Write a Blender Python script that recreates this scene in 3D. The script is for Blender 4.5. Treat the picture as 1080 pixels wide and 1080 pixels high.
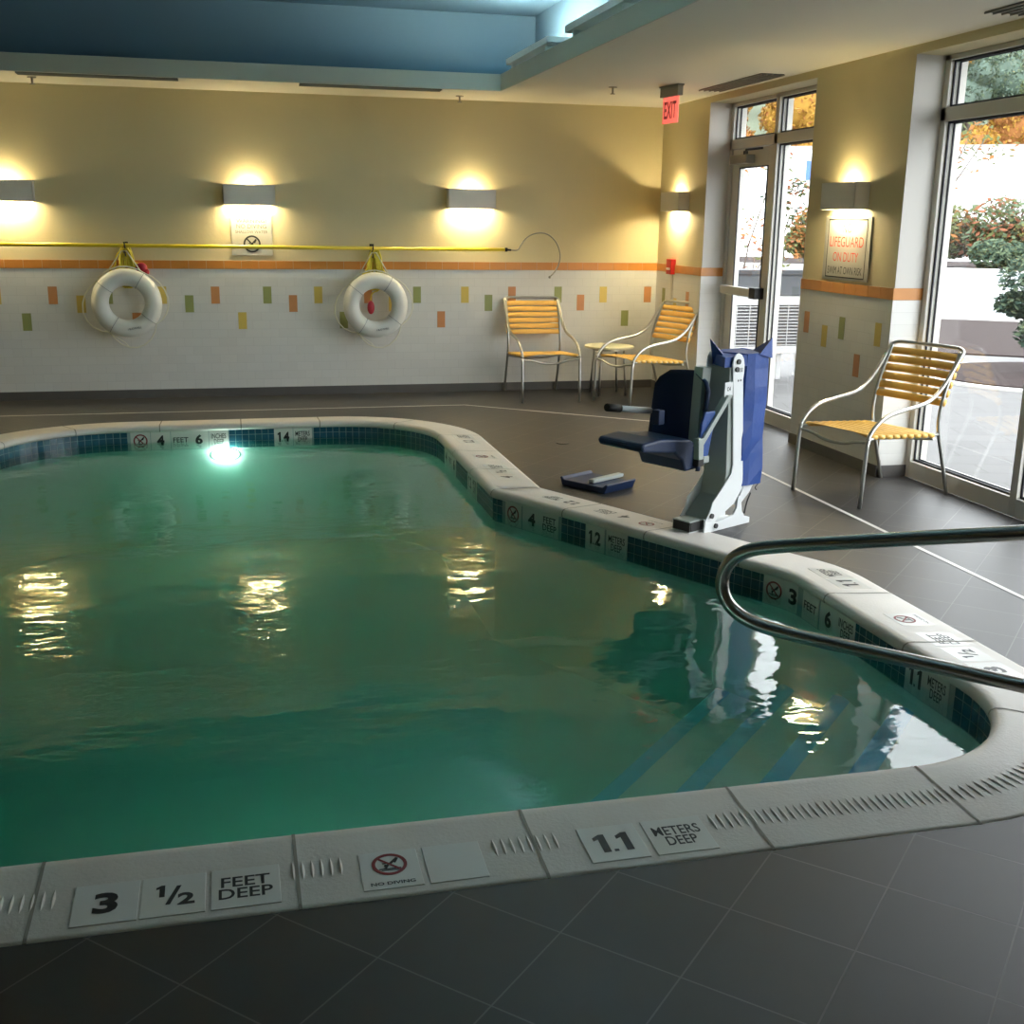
import bpy, bmesh, math, random
from mathutils import Vector, Matrix
for o in list(bpy.data.objects): bpy.data.objects.remove(o)
SC = bpy.context.scene
COL = SC.collection
PI = math.pi
# ------------------------------------------------------------------ camera
CAMP = Vector((-4.0685, -10.6917, 1.5969))
yaw, pit, rol = 0.24191, -0.251413, 0.014072
F = Vector((math.sin(yaw)*math.cos(pit), math.cos(yaw)*math.cos(pit), math.sin(pit)))
R = Vector((math.cos(yaw), -math.sin(yaw), 0)); U = R.cross(F)
R2 = math.cos(rol)*R + math.sin(rol)*U; U2 = -math.sin(rol)*R + math.cos(rol)*U
cd = bpy.data.cameras.new('camera'); cam = bpy.data.objects.new('camera', cd); COL.objects.link(cam)
M = Matrix((R2, U2, -F)).transposed().to_4x4(); M.translation = CAMP
cam.matrix_world = M
cd.sensor_fit = 'HORIZONTAL'; cd.sensor_width = 36; cd.lens = 36*1195.15/1080; cd.clip_end = 600
SC.camera = cam
# ------------------------------------------------------------------ light
SC.view_settings.view_transform = 'Standard'; SC.view_settings.look = 'None'
SC.view_settings.gamma = 1; SC.view_settings.use_curve_mapping = False
SC.view_settings.exposure = 1.22
try:
    SC.cycles.use_denoising = True; SC.cycles.max_bounces = 10; SC.cycles.diffuse_bounces = 5
    SC.cycles.transparent_max_bounces = 16; SC.cycles.sample_clamp_indirect = 8.0
    SC.cycles.volume_bounces = 2
except Exception: pass
W = bpy.data.worlds.new('sky'); SC.world = W; W.use_nodes = True
bg = W.node_tree.nodes['Background']; bg.inputs[0].default_value = (0.95, 0.97, 1.0, 1); bg.inputs[1].default_value = 3.6
def area(name, loc, rot, sx, sy, power, color, portal=False):
    l = bpy.data.lights.new(name, 'AREA'); l.shape = 'RECTANGLE'; l.size = sx; l.size_y = sy
    l.energy = power; l.color = color
    o = bpy.data.objects.new(name, l); COL.objects.link(o); o.location = loc; o.rotation_euler = rot
    if portal: l.cycles.is_portal = True
    return o
# daylight portals in the two glazed openings (facing -X, into the room)
area('portal_door', (0.42, -2.04, 1.3), (0, PI/2, 0), 2.6, 1.85, 1, (1, 1, 1), True)
area('portal_window', (0.42, -5.9, 1.3), (0, PI/2, 0), 2.6, 3.4, 1, (1, 1, 1), True)
SCONCE_W = 420.0      # emission strength of the sconce bulbs
STRIP_E = 78.0
POOL_E = 46.0
# ------------------------------------------------------------------ helpers
def tag(o, label=None, cat=None, group=None, kind=None):
    if label: o['label'] = label
    if cat: o['category'] = cat
    if group: o['group'] = group
    if kind: o['kind'] = kind
    return o
def empty(name, loc=(0, 0, 0), rz=0, label=None, cat=None, group=None):
    o = bpy.data.objects.new(name, None); COL.objects.link(o); o.location = loc; o.rotation_euler = (0, 0, rz)
    o.empty_display_size = .1
    return tag(o, label, cat, group)
class MB:
    def __init__(s): s.v = []; s.f = []; s.m = []; s.sm = []
    def add(s, vs, fs, mi=0, smooth=False):
        b = len(s.v); s.v += [tuple(v) for v in vs]
        for f in fs: s.f.append([b+i for i in f]); s.m.append(mi); s.sm.append(smooth)
        return s
    def box(s, a, b, mi=0, mat=None):
        x0, y0, z0 = [min(p, q) for p, q in zip(a, b)]; x1, y1, z1 = [max(p, q) for p, q in zip(a, b)]
        vs = [Vector(p) for p in [(x0,y0,z0),(x1,y0,z0),(x1,y1,z0),(x0,y1,z0),(x0,y0,z1),(x1,y0,z1),(x1,y1,z1),(x0,y1,z1)]]
        if mat: vs = [mat @ v for v in vs]
        return s.add(vs, [(0,3,2,1),(4,5,6,7),(0,1,5,4),(1,2,6,5),(2,3,7,6),(3,0,4,7)], mi)
    def quad(s, a, b, c, d, mi=0): return s.add([a, b, c, d], [(0,1,2,3)], mi)
    def prism(s, poly, o, ax, ay, az, d0, d1, mi=0):
        """poly in (ax, ay) plane at origin o, extruded along az from d0 to d1"""
        o, ax, ay, az = map(Vector, (o, ax, ay, az)); n = len(poly)
        if ax.cross(ay).dot(az) < 0: poly = poly[::-1]
        area2 = sum(poly[i][0]*poly[(i+1)%n][1]-poly[(i+1)%n][0]*poly[i][1] for i in range(n))
        vs = [o+ax*x+ay*y+az*d0 for x, y in poly]+[o+ax*x+ay*y+az*d1 for x, y in poly]
        fs = [tuple(range(n))[::-1], tuple(range(n, 2*n))]+[(i, (i+1)%n, n+(i+1)%n, n+i) for i in range(n)]
        return s.add(vs, fs, mi)
    def tube(s, path, r, n=10, mi=0, closed=False, cap=True, flat=None):
        P = [Vector(p) for p in path]; m = len(P); rr = r if isinstance(r, (list, tuple)) else [r]*m
        T = []
        for i in range(m):
            a = P[(i-1) % m] if (closed or i > 0) else P[i]; b = P[(i+1) % m] if (closed or i < m-1) else P[i]
            T.append((b-a).normalized())
        up = Vector((0, 0, 1)) if abs(T[0].z) < .9 else Vector((1, 0, 0))
        nrm = (up - T[0]*up.dot(T[0])).normalized(); vs = []
        for i in range(m):
            nrm = (nrm - T[i]*nrm.dot(T[i]))
            nrm = nrm.normalized() if nrm.length > 1e-6 else T[i].orthogonal().normalized()
            bn = T[i].cross(nrm)
            for k in range(n):
                a = 2*PI*k/n; vs.append(P[i]+(nrm*math.cos(a)+bn*math.sin(a))*rr[i])
        fs = []; seg = m if closed else m-1
        for i in range(seg):
            j = (i+1) % m
            for k in range(n): fs.append((i*n+k, i*n+(k+1)%n, j*n+(k+1)%n, j*n+k))
        s.add(vs, fs, mi, True)
        if cap and not closed:
            b = len(s.v)-len(vs)
            s.f.append([b+k for k in range(n)][::-1]); s.m.append(mi); s.sm.append(False)
            s.f.append([b+(m-1)*n+k for k in range(n)]); s.m.append(mi); s.sm.append(False)
        return s
    def ball(s, c, rx, ry=None, rz=None, n=10, mi=0):
        ry = ry or rx; rz = rz or rx; c = Vector(c); vs = [c+Vector((0, 0, rz))]; h = n//2+1
        for i in range(1, h):
            t = PI*i/h
            for k in range(n): vs.append(c+Vector((rx*math.sin(t)*math.cos(2*PI*k/n), ry*math.sin(t)*math.sin(2*PI*k/n), rz*math.cos(t))))
        vs.append(c-Vector((0, 0, rz))); fs = []
        for k in range(n):
            fs.append((0, 1+k, 1+(k+1)%n)); l = 1+(h-2)*n; fs.append((len(vs)-1, l+(k+1)%n, l+k))
            for i in range(h-2): a = 1+i*n; fs.append((a+k, a+n+k, a+n+(k+1)%n, a+(k+1)%n))
        return s.add(vs, fs, mi, True)
    def disc(s, c, r, n, ax, ay, mi=0):
        c, ax, ay = map(Vector, (c, ax, ay))
        return s.add([c+ax*r*math.cos(2*PI*k/n)+ay*r*math.sin(2*PI*k/n) for k in range(n)], [tuple(range(n))], mi)
    def ring(s, c, r0, r1, n, ax, ay, az, d, mi=0):
        c, ax, ay, az = map(Vector, (c, ax, ay, az)); vs = []
        for k in range(n):
            u = ax*math.cos(2*PI*k/n)+ay*math.sin(2*PI*k/n)
            vs += [c+u*r0, c+u*r1, c+u*r0+az*d, c+u*r1+az*d]
        fs = []
        for k in range(n):
            a = 4*k; b = 4*((k+1) % n)
            fs += [(a+2, a+3, b+3, b+2), (a+1, b+1, b+3, a+3), (a, a+2, b+2, b), (a, b, b+1, a+1)]
        return s.add(vs, fs, mi)
    def build(s, name, mats, parent=None, bevel=0, loc=None):
        me = bpy.data.meshes.new(name); me.from_pydata(s.v, [], s.f)
        if not isinstance(mats, (list, tuple)): mats = [mats]
        for m in mats: me.materials.append(m)
        me.polygons.foreach_set('material_index', s.m); me.polygons.foreach_set('use_smooth', s.sm)
        me.update(); bm = bmesh.new(); bm.from_mesh(me)
        if len(bm.faces) < 20000: bmesh.ops.recalc_face_normals(bm, faces=bm.faces)
        bm.to_mesh(me); bm.free()
        o = bpy.data.objects.new(name, me); COL.objects.link(o)
        if parent: o.parent = parent
        if loc: o.location = loc
        if bevel:
            b = o.modifiers.new('b', 'BEVEL'); b.width = bevel; b.segments = 2; b.limit_method = 'ANGLE'; b.angle_limit = .6
        return o
def struct(o): o['kind'] = 'structure'; return o
def smoothpath(pts, it=2):
    P = [Vector(p) for p in pts]
    for _ in range(it):
        Q = [P[0]]
        for a, b in zip(P, P[1:]): Q += [a*.75+b*.25, a*.25+b*.75]
        Q.append(P[-1]); P = Q
    return P
# ------------------------------------------------------------------ materials
def mat(name, col, rough=.5, metal=0, noise=0, nscale=8, bump=0, bscale=60, spec=.5, emis=None, es=0, alpha=None):
    m = bpy.data.materials.new(name); m.use_nodes = True; nt = m.node_tree; b = nt.nodes['Principled BSDF']
    b.inputs['Base Color'].default_value = (*col, 1); b.inputs['Roughness'].default_value = rough
    b.inputs['Metallic'].default_value = metal; b.inputs['Specular IOR Level'].default_value = spec
    tc = nt.nodes.new('ShaderNodeTexCoord')
    if noise:
        n = nt.nodes.new('ShaderNodeTexNoise'); n.inputs['Scale'].default_value = nscale; n.inputs['Detail'].default_value = 5
        nt.links.new(tc.outputs['Object'], n.inputs['Vector'])
        mx = nt.nodes.new('ShaderNodeMixRGB'); mx.inputs[1].default_value = (*[c*(1-noise) for c in col], 1)
        mx.inputs[2].default_value = (*[min(1, c*(1+noise)) for c in col], 1)
        nt.links.new(n.outputs['Fac'], mx.inputs[0]); nt.links.new(mx.outputs[0], b.inputs['Base Color'])
    if bump:
        n2 = nt.nodes.new('ShaderNodeTexNoise'); n2.inputs['Scale'].default_value = bscale; n2.inputs['Detail'].default_value = 4
        nt.links.new(tc.outputs['Object'], n2.inputs['Vector'])
        bp = nt.nodes.new('ShaderNodeBump'); bp.inputs['Strength'].default_value = bump; bp.inputs['Distance'].default_value = .01
        nt.links.new(n2.outputs['Fac'], bp.inputs['Height']); nt.links.new(bp.outputs[0], b.inputs['Normal'])
    if emis: b.inputs['Emission Color'].default_value = (*emis, 1); b.inputs['Emission Strength'].default_value = es
    return m
def brickmat(name, c1, c2, mortar, ax, bw, rh, ms, rough=.3, offset=.5, rot=0, shift=(0, 0), bump=.3, noise=.0):
    """tile pattern in object space; ax = the two object axes used, e.g. 'XZ'"""
    m = bpy.data.materials.new(name); m.use_nodes = True; nt = m.node_tree; b = nt.nodes['Principled BSDF']; L = nt.links.new
    tc = nt.nodes.new('ShaderNodeTexCoord'); sp = nt.nodes.new('ShaderNodeSeparateXYZ'); L(tc.outputs['Object'], sp.inputs[0])
    cb = nt.nodes.new('ShaderNodeCombineXYZ'); L(sp.outputs[ax[0]], cb.inputs[0]); L(sp.outputs[ax[1]], cb.inputs[1])
    mp = nt.nodes.new('ShaderNodeMapping'); mp.inputs['Rotation'].default_value = (0, 0, rot); mp.inputs['Location'].default_value = (*shift, 0)
    L(cb.outputs[0], mp.inputs[0])
    br = nt.nodes.new('ShaderNodeTexBrick'); br.offset = offset; br.squash = 1
    br.inputs['Color1'].default_value = (*c1, 1); br.inputs['Color2'].default_value = (*c2, 1); br.inputs['Mortar'].default_value = (*mortar, 1)
    br.inputs['Scale'].default_value = 1; br.inputs['Brick Width'].default_value = bw; br.inputs['Row Height'].default_value = rh
    br.inputs['Mortar Size'].default_value = ms; br.inputs['Mortar Smooth'].default_value = .1
    L(mp.outputs[0], br.inputs['Vector']); out = br.outputs['Color']
    if noise:
        n = nt.nodes.new('ShaderNodeTexNoise'); n.inputs['Scale'].default_value = 3; n.inputs['Detail'].default_value = 6; L(tc.outputs['Object'], n.inputs['Vector'])
        mr = nt.nodes.new('ShaderNodeMapRange'); mr.inputs['To Min'].default_value = 1-noise; mr.inputs['To Max'].default_value = 1+noise
        L(n.outputs['Fac'], mr.inputs['Value'])
        mx = nt.nodes.new('ShaderNodeVectorMath'); mx.operation = 'SCALE'; L(out, mx.inputs[0]); L(mr.outputs[0], mx.inputs['Scale']); out = mx.outputs[0]
    L(out, b.inputs['Base Color']); b.inputs['Roughness'].default_value = rough
    if bump:
        bp = nt.nodes.new('ShaderNodeBump'); bp.invert = True; bp.inputs['Strength'].default_value = bump; bp.inputs['Distance'].default_value = .002
        L(br.outputs['Fac'], bp.inputs['Height']); L(bp.outputs[0], b.inputs['Normal'])
    return m
u = .0762
PAINT = mat('cream_paint', (.60, .52, .31), .75, bump=.12, bscale=25)
TILE_B = brickmat('white_wall_tile', (.70, .695, .665), (.67, .665, .635), (.58, .575, .55), 'XZ', 2*u, u, .0012, .35)
TILE_R = brickmat('white_wall_tile_side', (.70, .695, .665), (.67, .665, .635), (.58, .575, .55), 'YZ', 2*u, u, .0012, .35)
ORANGE = mat('orange_band_tile', (.56, .23, .05), .3, noise=.12, nscale=6)
T_OR = mat('orange_accent_tile', (.56, .25, .10), .3, noise=.06); T_YE = mat('yellow_accent_tile', (.66, .50, .12), .3, noise=.06); T_GR = mat('green_accent_tile', (.30, .33, .12), .3, noise=.06)
GROUT = mat('pale_grout', (.52, .47, .38), .8)
BASE = mat('grey_tile_base', (.10, .094, .09), .5, noise=.15)
FLOOR = brickmat('grey_deck_tile', (.028, .026, .025), (.023, .022, .021), (.085, .08, .075), 'XY', .3, .3, .0022, .47, 0, PI/4, bump=.25, noise=.16)
CEIL = mat('white_ceiling', (.72, .69, .60), .8, bump=.05, bscale=15)
BLUE = mat('blue_tray_paint', (.14, .24, .32), .75)
FASC = mat('grey_green_fascia', (.56, .55, .46), .7)
COPING = mat('cast_coping_stone', (.63, .585, .53), .5, noise=.10, nscale=5, bump=.12, bscale=90)
COPJ = mat('coping_joint', (.26, .24, .2), .8)
WTILE = mat('white_marker_tile', (.64, .625, .58), .3)
BTILE = mat('blue_waterline_tile', (.02, .085, .13), .15, noise=.5, nscale=11)
BGROUT = mat('waterline_grout', (.30, .36, .36), .7)
PLASTER = mat('pool_plaster', (.70, .78, .72), .8, noise=.06, nscale=2)
NOSING = mat('blue_step_tile', (.16, .56, .88), .3)
BLACKT = mat('black_lettering', (.012, .012, .012), .5)
REDT = mat('dark_red_symbol', (.22, .02, .02), .5)
SIGNRED = mat('sign_red', (.62, .05, .02), .5)
ALU = mat('brushed_aluminium', (.50, .50, .47), .33, 1, bump=.04, bscale=120)
STEEL = mat('stainless_steel', (.32, .31, .29), .26, 1)
FRAME = mat('window_frame_white', (.62, .60, .54), .4)
GASKET = mat('black_gasket', (.015, .016, .025), .5)
JAMBP = mat('white_jamb_paint', (.62, .60, .56), .7)
YSTRAP = mat('yellow_vinyl', (.80, .47, .10), .4, noise=.08, nscale=12)
TABLEM = mat('cream_table_top', (.72, .68, .46), .4)
LWHITE = mat('lift_white', (.82, .84, .84), .35); LGREY = mat('lift_grey', (.40, .44, .41), .4); LCAP = mat('black_rubber', (.012, .012, .012), .6)
LBLUE = mat('blue_plastic', (.004, .020, .072), .5); LCOV = mat('blue_vinyl_cover', (.002, .048, .26), .5, noise=.2, nscale=4, bump=.5, bscale=9)
BUOY = mat('white_buoy_vinyl', (.80, .79, .72), .4, noise=.03); ROPE = mat('cream_rope', (.78, .76, .62), .7); STRAPG = mat('grey_strap', (.32, .32, .31), .7)
YROPE = mat('yellow_rope', (.72, .60, .05), .5, noise=.15, nscale=40, bump=.5, bscale=120); RFLOAT = mat('red_float', (.42, .015, .03), .35); YPOLE = mat('yellow_pole', (.72, .56, .03), .3)
SHADE = mat('sconce_shade', (.78, .75, .68), .55)
BULB = mat('warm_bulb', (1, 1, 1), .5, emis=(1.0, .82, .46), es=SCONCE_W*1.9)
BULB2 = mat('warm_bulb_lower', (1, 1, 1), .5, emis=(1.0, .84, .50), es=SCONCE_W*.21)
STRIPL = mat('fluorescent_tube', (1, 1, 1), .5, emis=(.97, 1.0, .84), es=STRIP_E)
PLAMP = mat('pool_lamp_lens', (1, 1, 1), .3, emis=(.85, 1.0, 1.0), es=POOL_E)
REDL = mat('exit_red_glow', (.5, .02, .02), .4, emis=(1.0, .06, .05), es=1.6)
SILVER = mat('sign_plate', (.42, .41, .36), .5)
DARKM = mat('dark_metal', (.05, .05, .05), .5)
VENTM = mat('vent_grey', (.30, .28, .24), .6)
REDPL = mat('red_alarm', (.5, .02, .02), .4)
# water: clear tinted body, mirror-like rippled surface
WATER = bpy.data.materials.new('pool_water'); WATER.use_nodes = True; nt = WATER.node_tree; nt.nodes.clear(); L = nt.links.new
out = nt.nodes.new('ShaderNodeOutputMaterial'); tr = nt.nodes.new('ShaderNodeBsdfTransparent'); gl = nt.nodes.new('ShaderNodeBsdfGlossy'); gl.inputs['Roughness'].default_value = .02
gl.inputs['Color'].default_value = (1, 1, 1, 1)
fr = nt.nodes.new('ShaderNodeFresnel'); fr.inputs['IOR'].default_value = 1.333; mx = nt.nodes.new('ShaderNodeMixShader')
L(fr.outputs[0], mx.inputs[0]); L(tr.outputs[0], mx.inputs[1]); L(gl.outputs[0], mx.inputs[2]); L(mx.outputs[0], out.inputs['Surface'])
tc = nt.nodes.new('ShaderNodeTexCoord'); n1 = nt.nodes.new('ShaderNodeTexNoise'); n1.inputs['Scale'].default_value = 2.2; n1.inputs['Detail'].default_value = 3.0; n1.inputs['Roughness'].default_value = .45
n2 = nt.nodes.new('ShaderNodeTexNoise'); n2.inputs['Scale'].default_value = .55; n2.inputs['Detail'].default_value = 1
n3 = nt.nodes.new('ShaderNodeTexNoise'); n3.inputs['Scale'].default_value = 16; n3.inputs['Detail'].default_value = 1.5
mp = nt.nodes.new('ShaderNodeMapping'); mp.inputs['Scale'].default_value = (.8, 1.25, 1); L(tc.outputs['Object'], mp.inputs[0])
for n in (n1, n2, n3): L(mp.outputs[0], n.inputs['Vector'])
mk = nt.nodes.new('ShaderNodeMath'); mk.operation = 'SUBTRACT'; mk.use_clamp = True; mk.inputs[1].default_value = .36; L(n2.outputs['Fac'], mk.inputs[0])
m2 = nt.nodes.new('ShaderNodeMath'); m2.operation = 'MULTIPLY'; L(mk.outputs[0], m2.inputs[0]); L(n3.outputs['Fac'], m2.inputs[1])
m3 = nt.nodes.new('ShaderNodeMath'); m3.operation = 'MULTIPLY'; m3.inputs[1].default_value = .8; L(m2.outputs[0], m3.inputs[0])
m4 = nt.nodes.new('ShaderNodeMath'); m4.operation = 'ADD'; L(n1.outputs['Fac'], m4.inputs[0]); L(m3.outputs[0], m4.inputs[1])
bp = nt.nodes.new('ShaderNodeBump'); bp.inputs['Strength'].default_value = .34; bp.inputs['Distance'].default_value = .03
L(m4.outputs[0], bp.inputs['Height']); L(bp.outputs[0], gl.inputs['Normal']); L(bp.outputs[0], fr.inputs['Normal'])
va = nt.nodes.new('ShaderNodeVolumeAbsorption'); va.inputs['Color'].default_value = (.20, .85, .63, 1); va.inputs['Density'].default_value = .72
vs = nt.nodes.new('ShaderNodeVolumeScatter'); vs.inputs['Color'].default_value = (.22, .88, .62, 1); vs.inputs['Density'].default_value = .50; vs.inputs['Anisotropy'].default_value = .3
ad = nt.nodes.new('ShaderNodeAddShader'); L(va.outputs[0], ad.inputs[0]); L(vs.outputs[0], ad.inputs[1]); L(ad.outputs[0], out.inputs['Volume'])
# window glass: thin, mostly clear
GLASS = bpy.data.materials.new('window_glass'); GLASS.use_nodes = True; nt = GLASS.node_tree; nt.nodes.clear(); L = nt.links.new
out = nt.nodes.new('ShaderNodeOutputMaterial'); tr = nt.nodes.new('ShaderNodeBsdfTransparent'); tr.inputs[0].default_value = (.93, .95, .95, 1)
gl = nt.nodes.new('ShaderNodeBsdfGlossy'); gl.inputs['Roughness'].default_value = 0; mx = nt.nodes.new('ShaderNodeMixShader')
mx.inputs[0].default_value = .06; L(tr.outputs[0], mx.inputs[1]); L(gl.outputs[0], mx.inputs[2]); L(mx.outputs[0], out.inputs['Surface'])
# ------------------------------------------------------------------ lettering
def text_geo(body, w, h, bold=.0, sx=None):
    """filled lettering as a flat mesh: centred, fitted to w x h; returns verts, faces"""
    cu = bpy.data.curves.new('t', 'FONT'); cu.body = body; cu.align_x = 'CENTER'; cu.offset = bold; cu.size = 1; cu.resolution_u = 3; cu.space_line = .82
    o = bpy.data.objects.new('t', cu); me = bpy.data.meshes.new_from_object(o)
    vs = [v.co.copy() for v in me.vertices]; fs = [tuple(p.vertices) for p in me.polygons]
    bpy.data.objects.remove(o); bpy.data.curves.remove(cu); bpy.data.meshes.remove(me)
    x0 = min(v.x for v in vs); x1 = max(v.x for v in vs); y0 = min(v.y for v in vs); y1 = max(v.y for v in vs)
    return [((v.x-(x0+x1)/2)*w/(x1-x0), (v.y-(y0+y1)/2)*h/(y1-y0)) for v in vs], fs
_text_geo = text_geo
def text_geo(body, w, h, bold=.0, sx=None):
    """as above, with a solid flagged 1 where digits are set large"""
    if not any(ch.isdigit() for ch in body) or '\n' in body: return _text_geo(body, w, h, bold)
    adv = {'1': .62, '.': .30}; tot = sum(adv.get(c, 1) for c in body); x = -tot/2; V = []; Fc = []; sc = w/tot
    if body == '1': sc = w/.62
    for c in body:
        a = adv.get(c, 1); b = len(V)
        if c == '1': g = [(.24, 0), (.54, 0), (.54, 1), (.32, 1), (.04, .84), (.04, .66), (.24, .74)]; V += [((x+p)*sc, (q-.5)*h) for p, q in g]; Fc += [(b, b+1, b+2, b+3, b+6), (b+3, b+4, b+5, b+6)]
        elif c == '.': V += [((x+p)*sc, (q-.5)*h) for p, q in ((.05, 0), (.23, 0), (.23, .13), (.05, .13))]; Fc.append((b, b+1, b+2, b+3))
        else:
            vs, fs = _text_geo(c, (a-.10)*sc, h, .04); V += [(p+(x+a/2)*sc, q) for p, q in vs]; Fc += [tuple(b+i for i in f) for f in fs]
        x += a
    return V, Fc
def put_text(mb, body, c, right, up, w, h, lift, bold=.02, mi=0):
    c, right, up = map(Vector, (c, right, up)); n = right.cross(up)
    vs, fs = text_geo(body, w, h, bold)
    mb.add([c+right*x+up*y+n*lift for x, y in vs], fs, mi)
def flat_text(name, body, c, right, up, w, h, lift, m, parent, bold=.02):
    mb = MB(); put_text(mb, body, c, right, up, w, h, lift, bold)
    me = bpy.data.meshes.new(name); me.from_pydata(mb.v, [], mb.f); me.materials.append(m)
    o = bpy.data.objects.new(name, me); COL.objects.link(o); o.parent = parent; return o
def no_diving(parent, c, right, up, r, lift, ringm=None, figm=None, suffix=''):
    c, right, up = map(Vector, (c, right, up)); n = right.cross(up); c = c+n*lift
    a = MB(); a.ring(c, r*.80, r, 28, right, up, n, .0006)
    d = (right-up).normalized(); e = (right+up).normalized()
    a.add([c+d*.85*r+e*.08*r+n*.0006, c+d*.85*r-e*.08*r+n*.0006, c-d*.85*r-e*.08*r+n*.0006, c-d*.85*r+e*.08*r+n*.0006], [(0, 1, 2, 3)])
    a.build('prohibition_ring', ringm or REDT, parent)
    f = MB()
    def bar(p, q, w):
        P = c+right*p[0]*r+up*p[1]*r+n*.0003; Q = c+right*q[0]*r+up*q[1]*r+n*.0003; t = (Q-P).normalized(); k = n.cross(t)*w*r
        f.add([P+k, P-k, Q-k, Q+k], [(0, 1, 2, 3)])
    bar((.5, .55), (-.05, -.05), .09); bar((-.05, 0), (-.25, -.35), .07); bar((.05, .1), (-.4, .1), .05); bar((.5, .5), (.3, .1), .06)
    bar((-.62, -.42), (.62, -.42), .05); bar((-.5, -.55), (.5, -.55), .04)
    f.disc(c+right*(-.2)*r+up*(-.12)*r+n*.0003, r*.12, 10, right, up)
    f.build('diver_figure', figm or BLACKT, parent)
# ------------------------------------------------------------------ setting: pool outline
def fillet(corners):
    out = []; n = len(corners)
    for i, (x, y, r) in enumerate(corners):
        p = Vector((x, y)); a = Vector(corners[i-1][:2])-p; b = Vector(corners[(i+1) % n][:2])-p
        a.normalize(); b.normalize(); ang = a.angle(b); t = r/math.tan(ang/2)
        c = p+(a+b).normalized()*(r/math.sin(ang/2)); s = p+a*t; e = p+b*t
        va = s-c; vb = e-c; tot = math.atan2(va.x*vb.y-va.y*vb.x, va.dot(vb)); k = max(3, int(abs(tot)*max(r, .15)/.06))
        for j in range(k+1):
            th = tot*j/k; out.append(Vector((c.x+va.x*math.cos(th)-va.y*math.sin(th), c.y+va.x*math.sin(th)+va.y*math.cos(th))))
    return out
CORN = [(-5.78, -7.93, .45), (-1.575, -7.93, .55), (-1.585, -6.08, .30), (-2.60, -4.19, .06), (-2.60, -1.62, .75), (-5.78, -1.62, .9)]
def resample(P, step):
    out = []; n = len(P)
    for i in range(n):
        a, b = P[i], P[(i+1) % n]; L = (b-a).length
        if L < 1e-6: continue
        k = max(1, round(L/step))
        for j in range(k): out.append(a.lerp(b, j/k))
    return out
POOL = resample(fillet(CORN), .12)          # counter-clockwise, inner lip of the coping
def normals(P):
    n = len(P); N = []
    for i in range(n):
        t = (P[(i+1) % n]-P[i-1]).normalized(); N.append(Vector((t.y, -t.x)))   # outward
    return N
PN = normals(POOL)
def offs(d): return [p+nn*d for p, nn in zip(POOL, PN)]
def sdist():
    s = [0]
    for i in range(len(POOL)): s.append(s[-1]+(POOL[(i+1) % len(POOL)]-POOL[i]).length)
    return s
# deck floor with the pool cut out: bridge ring from pool outline to a rectangle using bmesh triangle fill
def hole_plane(outer, inner, z0, z1, name, mats):
    bm = bmesh.new()
    def loop(pts):
        vs = [bm.verts.new((p[0], p[1], z1)) for p in pts]; return [bm.edges.new((vs[i], vs[(i+1) % len(vs)])) for i in range(len(vs))]
    es = loop(outer)+loop(inner)
    bmesh.ops.triangle_fill(bm, use_beauty=True, use_dissolve=False, edges=es)
    for f in bm.faces:
        if f.normal.z < 0: f.normal_flip()
    r = bmesh.ops.extrude_face_region(bm, geom=list(bm.faces))
    for v in [g for g in r['geom'] if isinstance(g, bmesh.types.BMVert)]: v.co.z = z0
    bmesh.ops.recalc_face_normals(bm, faces=bm.faces)
    me = bpy.data.meshes.new(name); bm.to_mesh(me); bm.free()
    for m in mats: me.materials.append(m)
    o = bpy.data.objects.new(name, me); COL.objects.link(o); return o
XL, YN = -8.0, -12.3
floor = hole_plane([(XL-.2, YN-.2), (.2, YN-.2), (.2, .2), (XL-.2, .2)], [tuple(p) for p in offs(.30)], -.30, 0, 'floor', [FLOOR])
struct(floor)
# coping: profile swept round the pool, cut into stones by shallow joints
prof = [(.335, -.02), (.335, .000), (.32, .004), (.10, .016), (.05, .021), (.022, .020), (.006, .010), (0, -.006), (.004, -.022), (.018, -.030), (.06, -.032), (.06, -.06), (.335, -.06)]
S = sdist(); TOT = S[-1]
def sweep(name, prof, mats, joints=None, closedprof=True):
    mb = MB(); n = len(POOL); k = len(prof)
    rows = []
    for i in range(n):
        rows.append([(POOL[i].x+PN[i].x*d, POOL[i].y+PN[i].y*d, z) for d, z in prof])
    vs = [v for r in rows for v in r]; fs = []
    for i in range(n):
        j = (i+1) % n
        for a in range(k if closedprof else k-1):
            b = (a+1) % k; fs.append((i*k+a, i*k+b, j*k+b, j*k+a))
    mb.add(vs, fs, 0, True); return mb
cop = sweep('c', prof, COPING)
# joints: thin dark inlay ribs standing a hair proud of the stone
def point_at(s):
    s %= TOT
    for i in range(len(POOL)):
        if S[i+1] >= s:
            t = (s-S[i])/(S[i+1]-S[i]); j = (i+1) % len(POOL)
            return POOL[i].lerp(POOL[j], t), (PN[i].lerp(PN[j], t)).normalized()
def s_of(pt):
    b = min(range(len(POOL)), key=lambda i: (POOL[i]-Vector(pt)).length); return S[b]+(Vector(pt)-POOL[b]).dot(Vector((-PN[b].y, PN[b].x)))
s0 = s_of((-4.59, -7.93))
kj = 36; 
jpos = [s0+.615*i for i in range(int(TOT/.615))]
for s in jpos:
    p, nn = point_at(s); t = Vector((-nn.y, nn.x)); ring_ = []
    for q in (-.0045, .0045):
        for d, z in prof[:10]:
            e = .0012; dz = z+(e if z > -.02 else 0); dd = d-(e if d < .05 else 0)
            P = p+nn*dd+t*q; ring_.append((P.x, P.y, dz))
    cop.add(ring_, [(i, i+1, 11+i, 10+i) for i in range(9)], 1)
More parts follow.
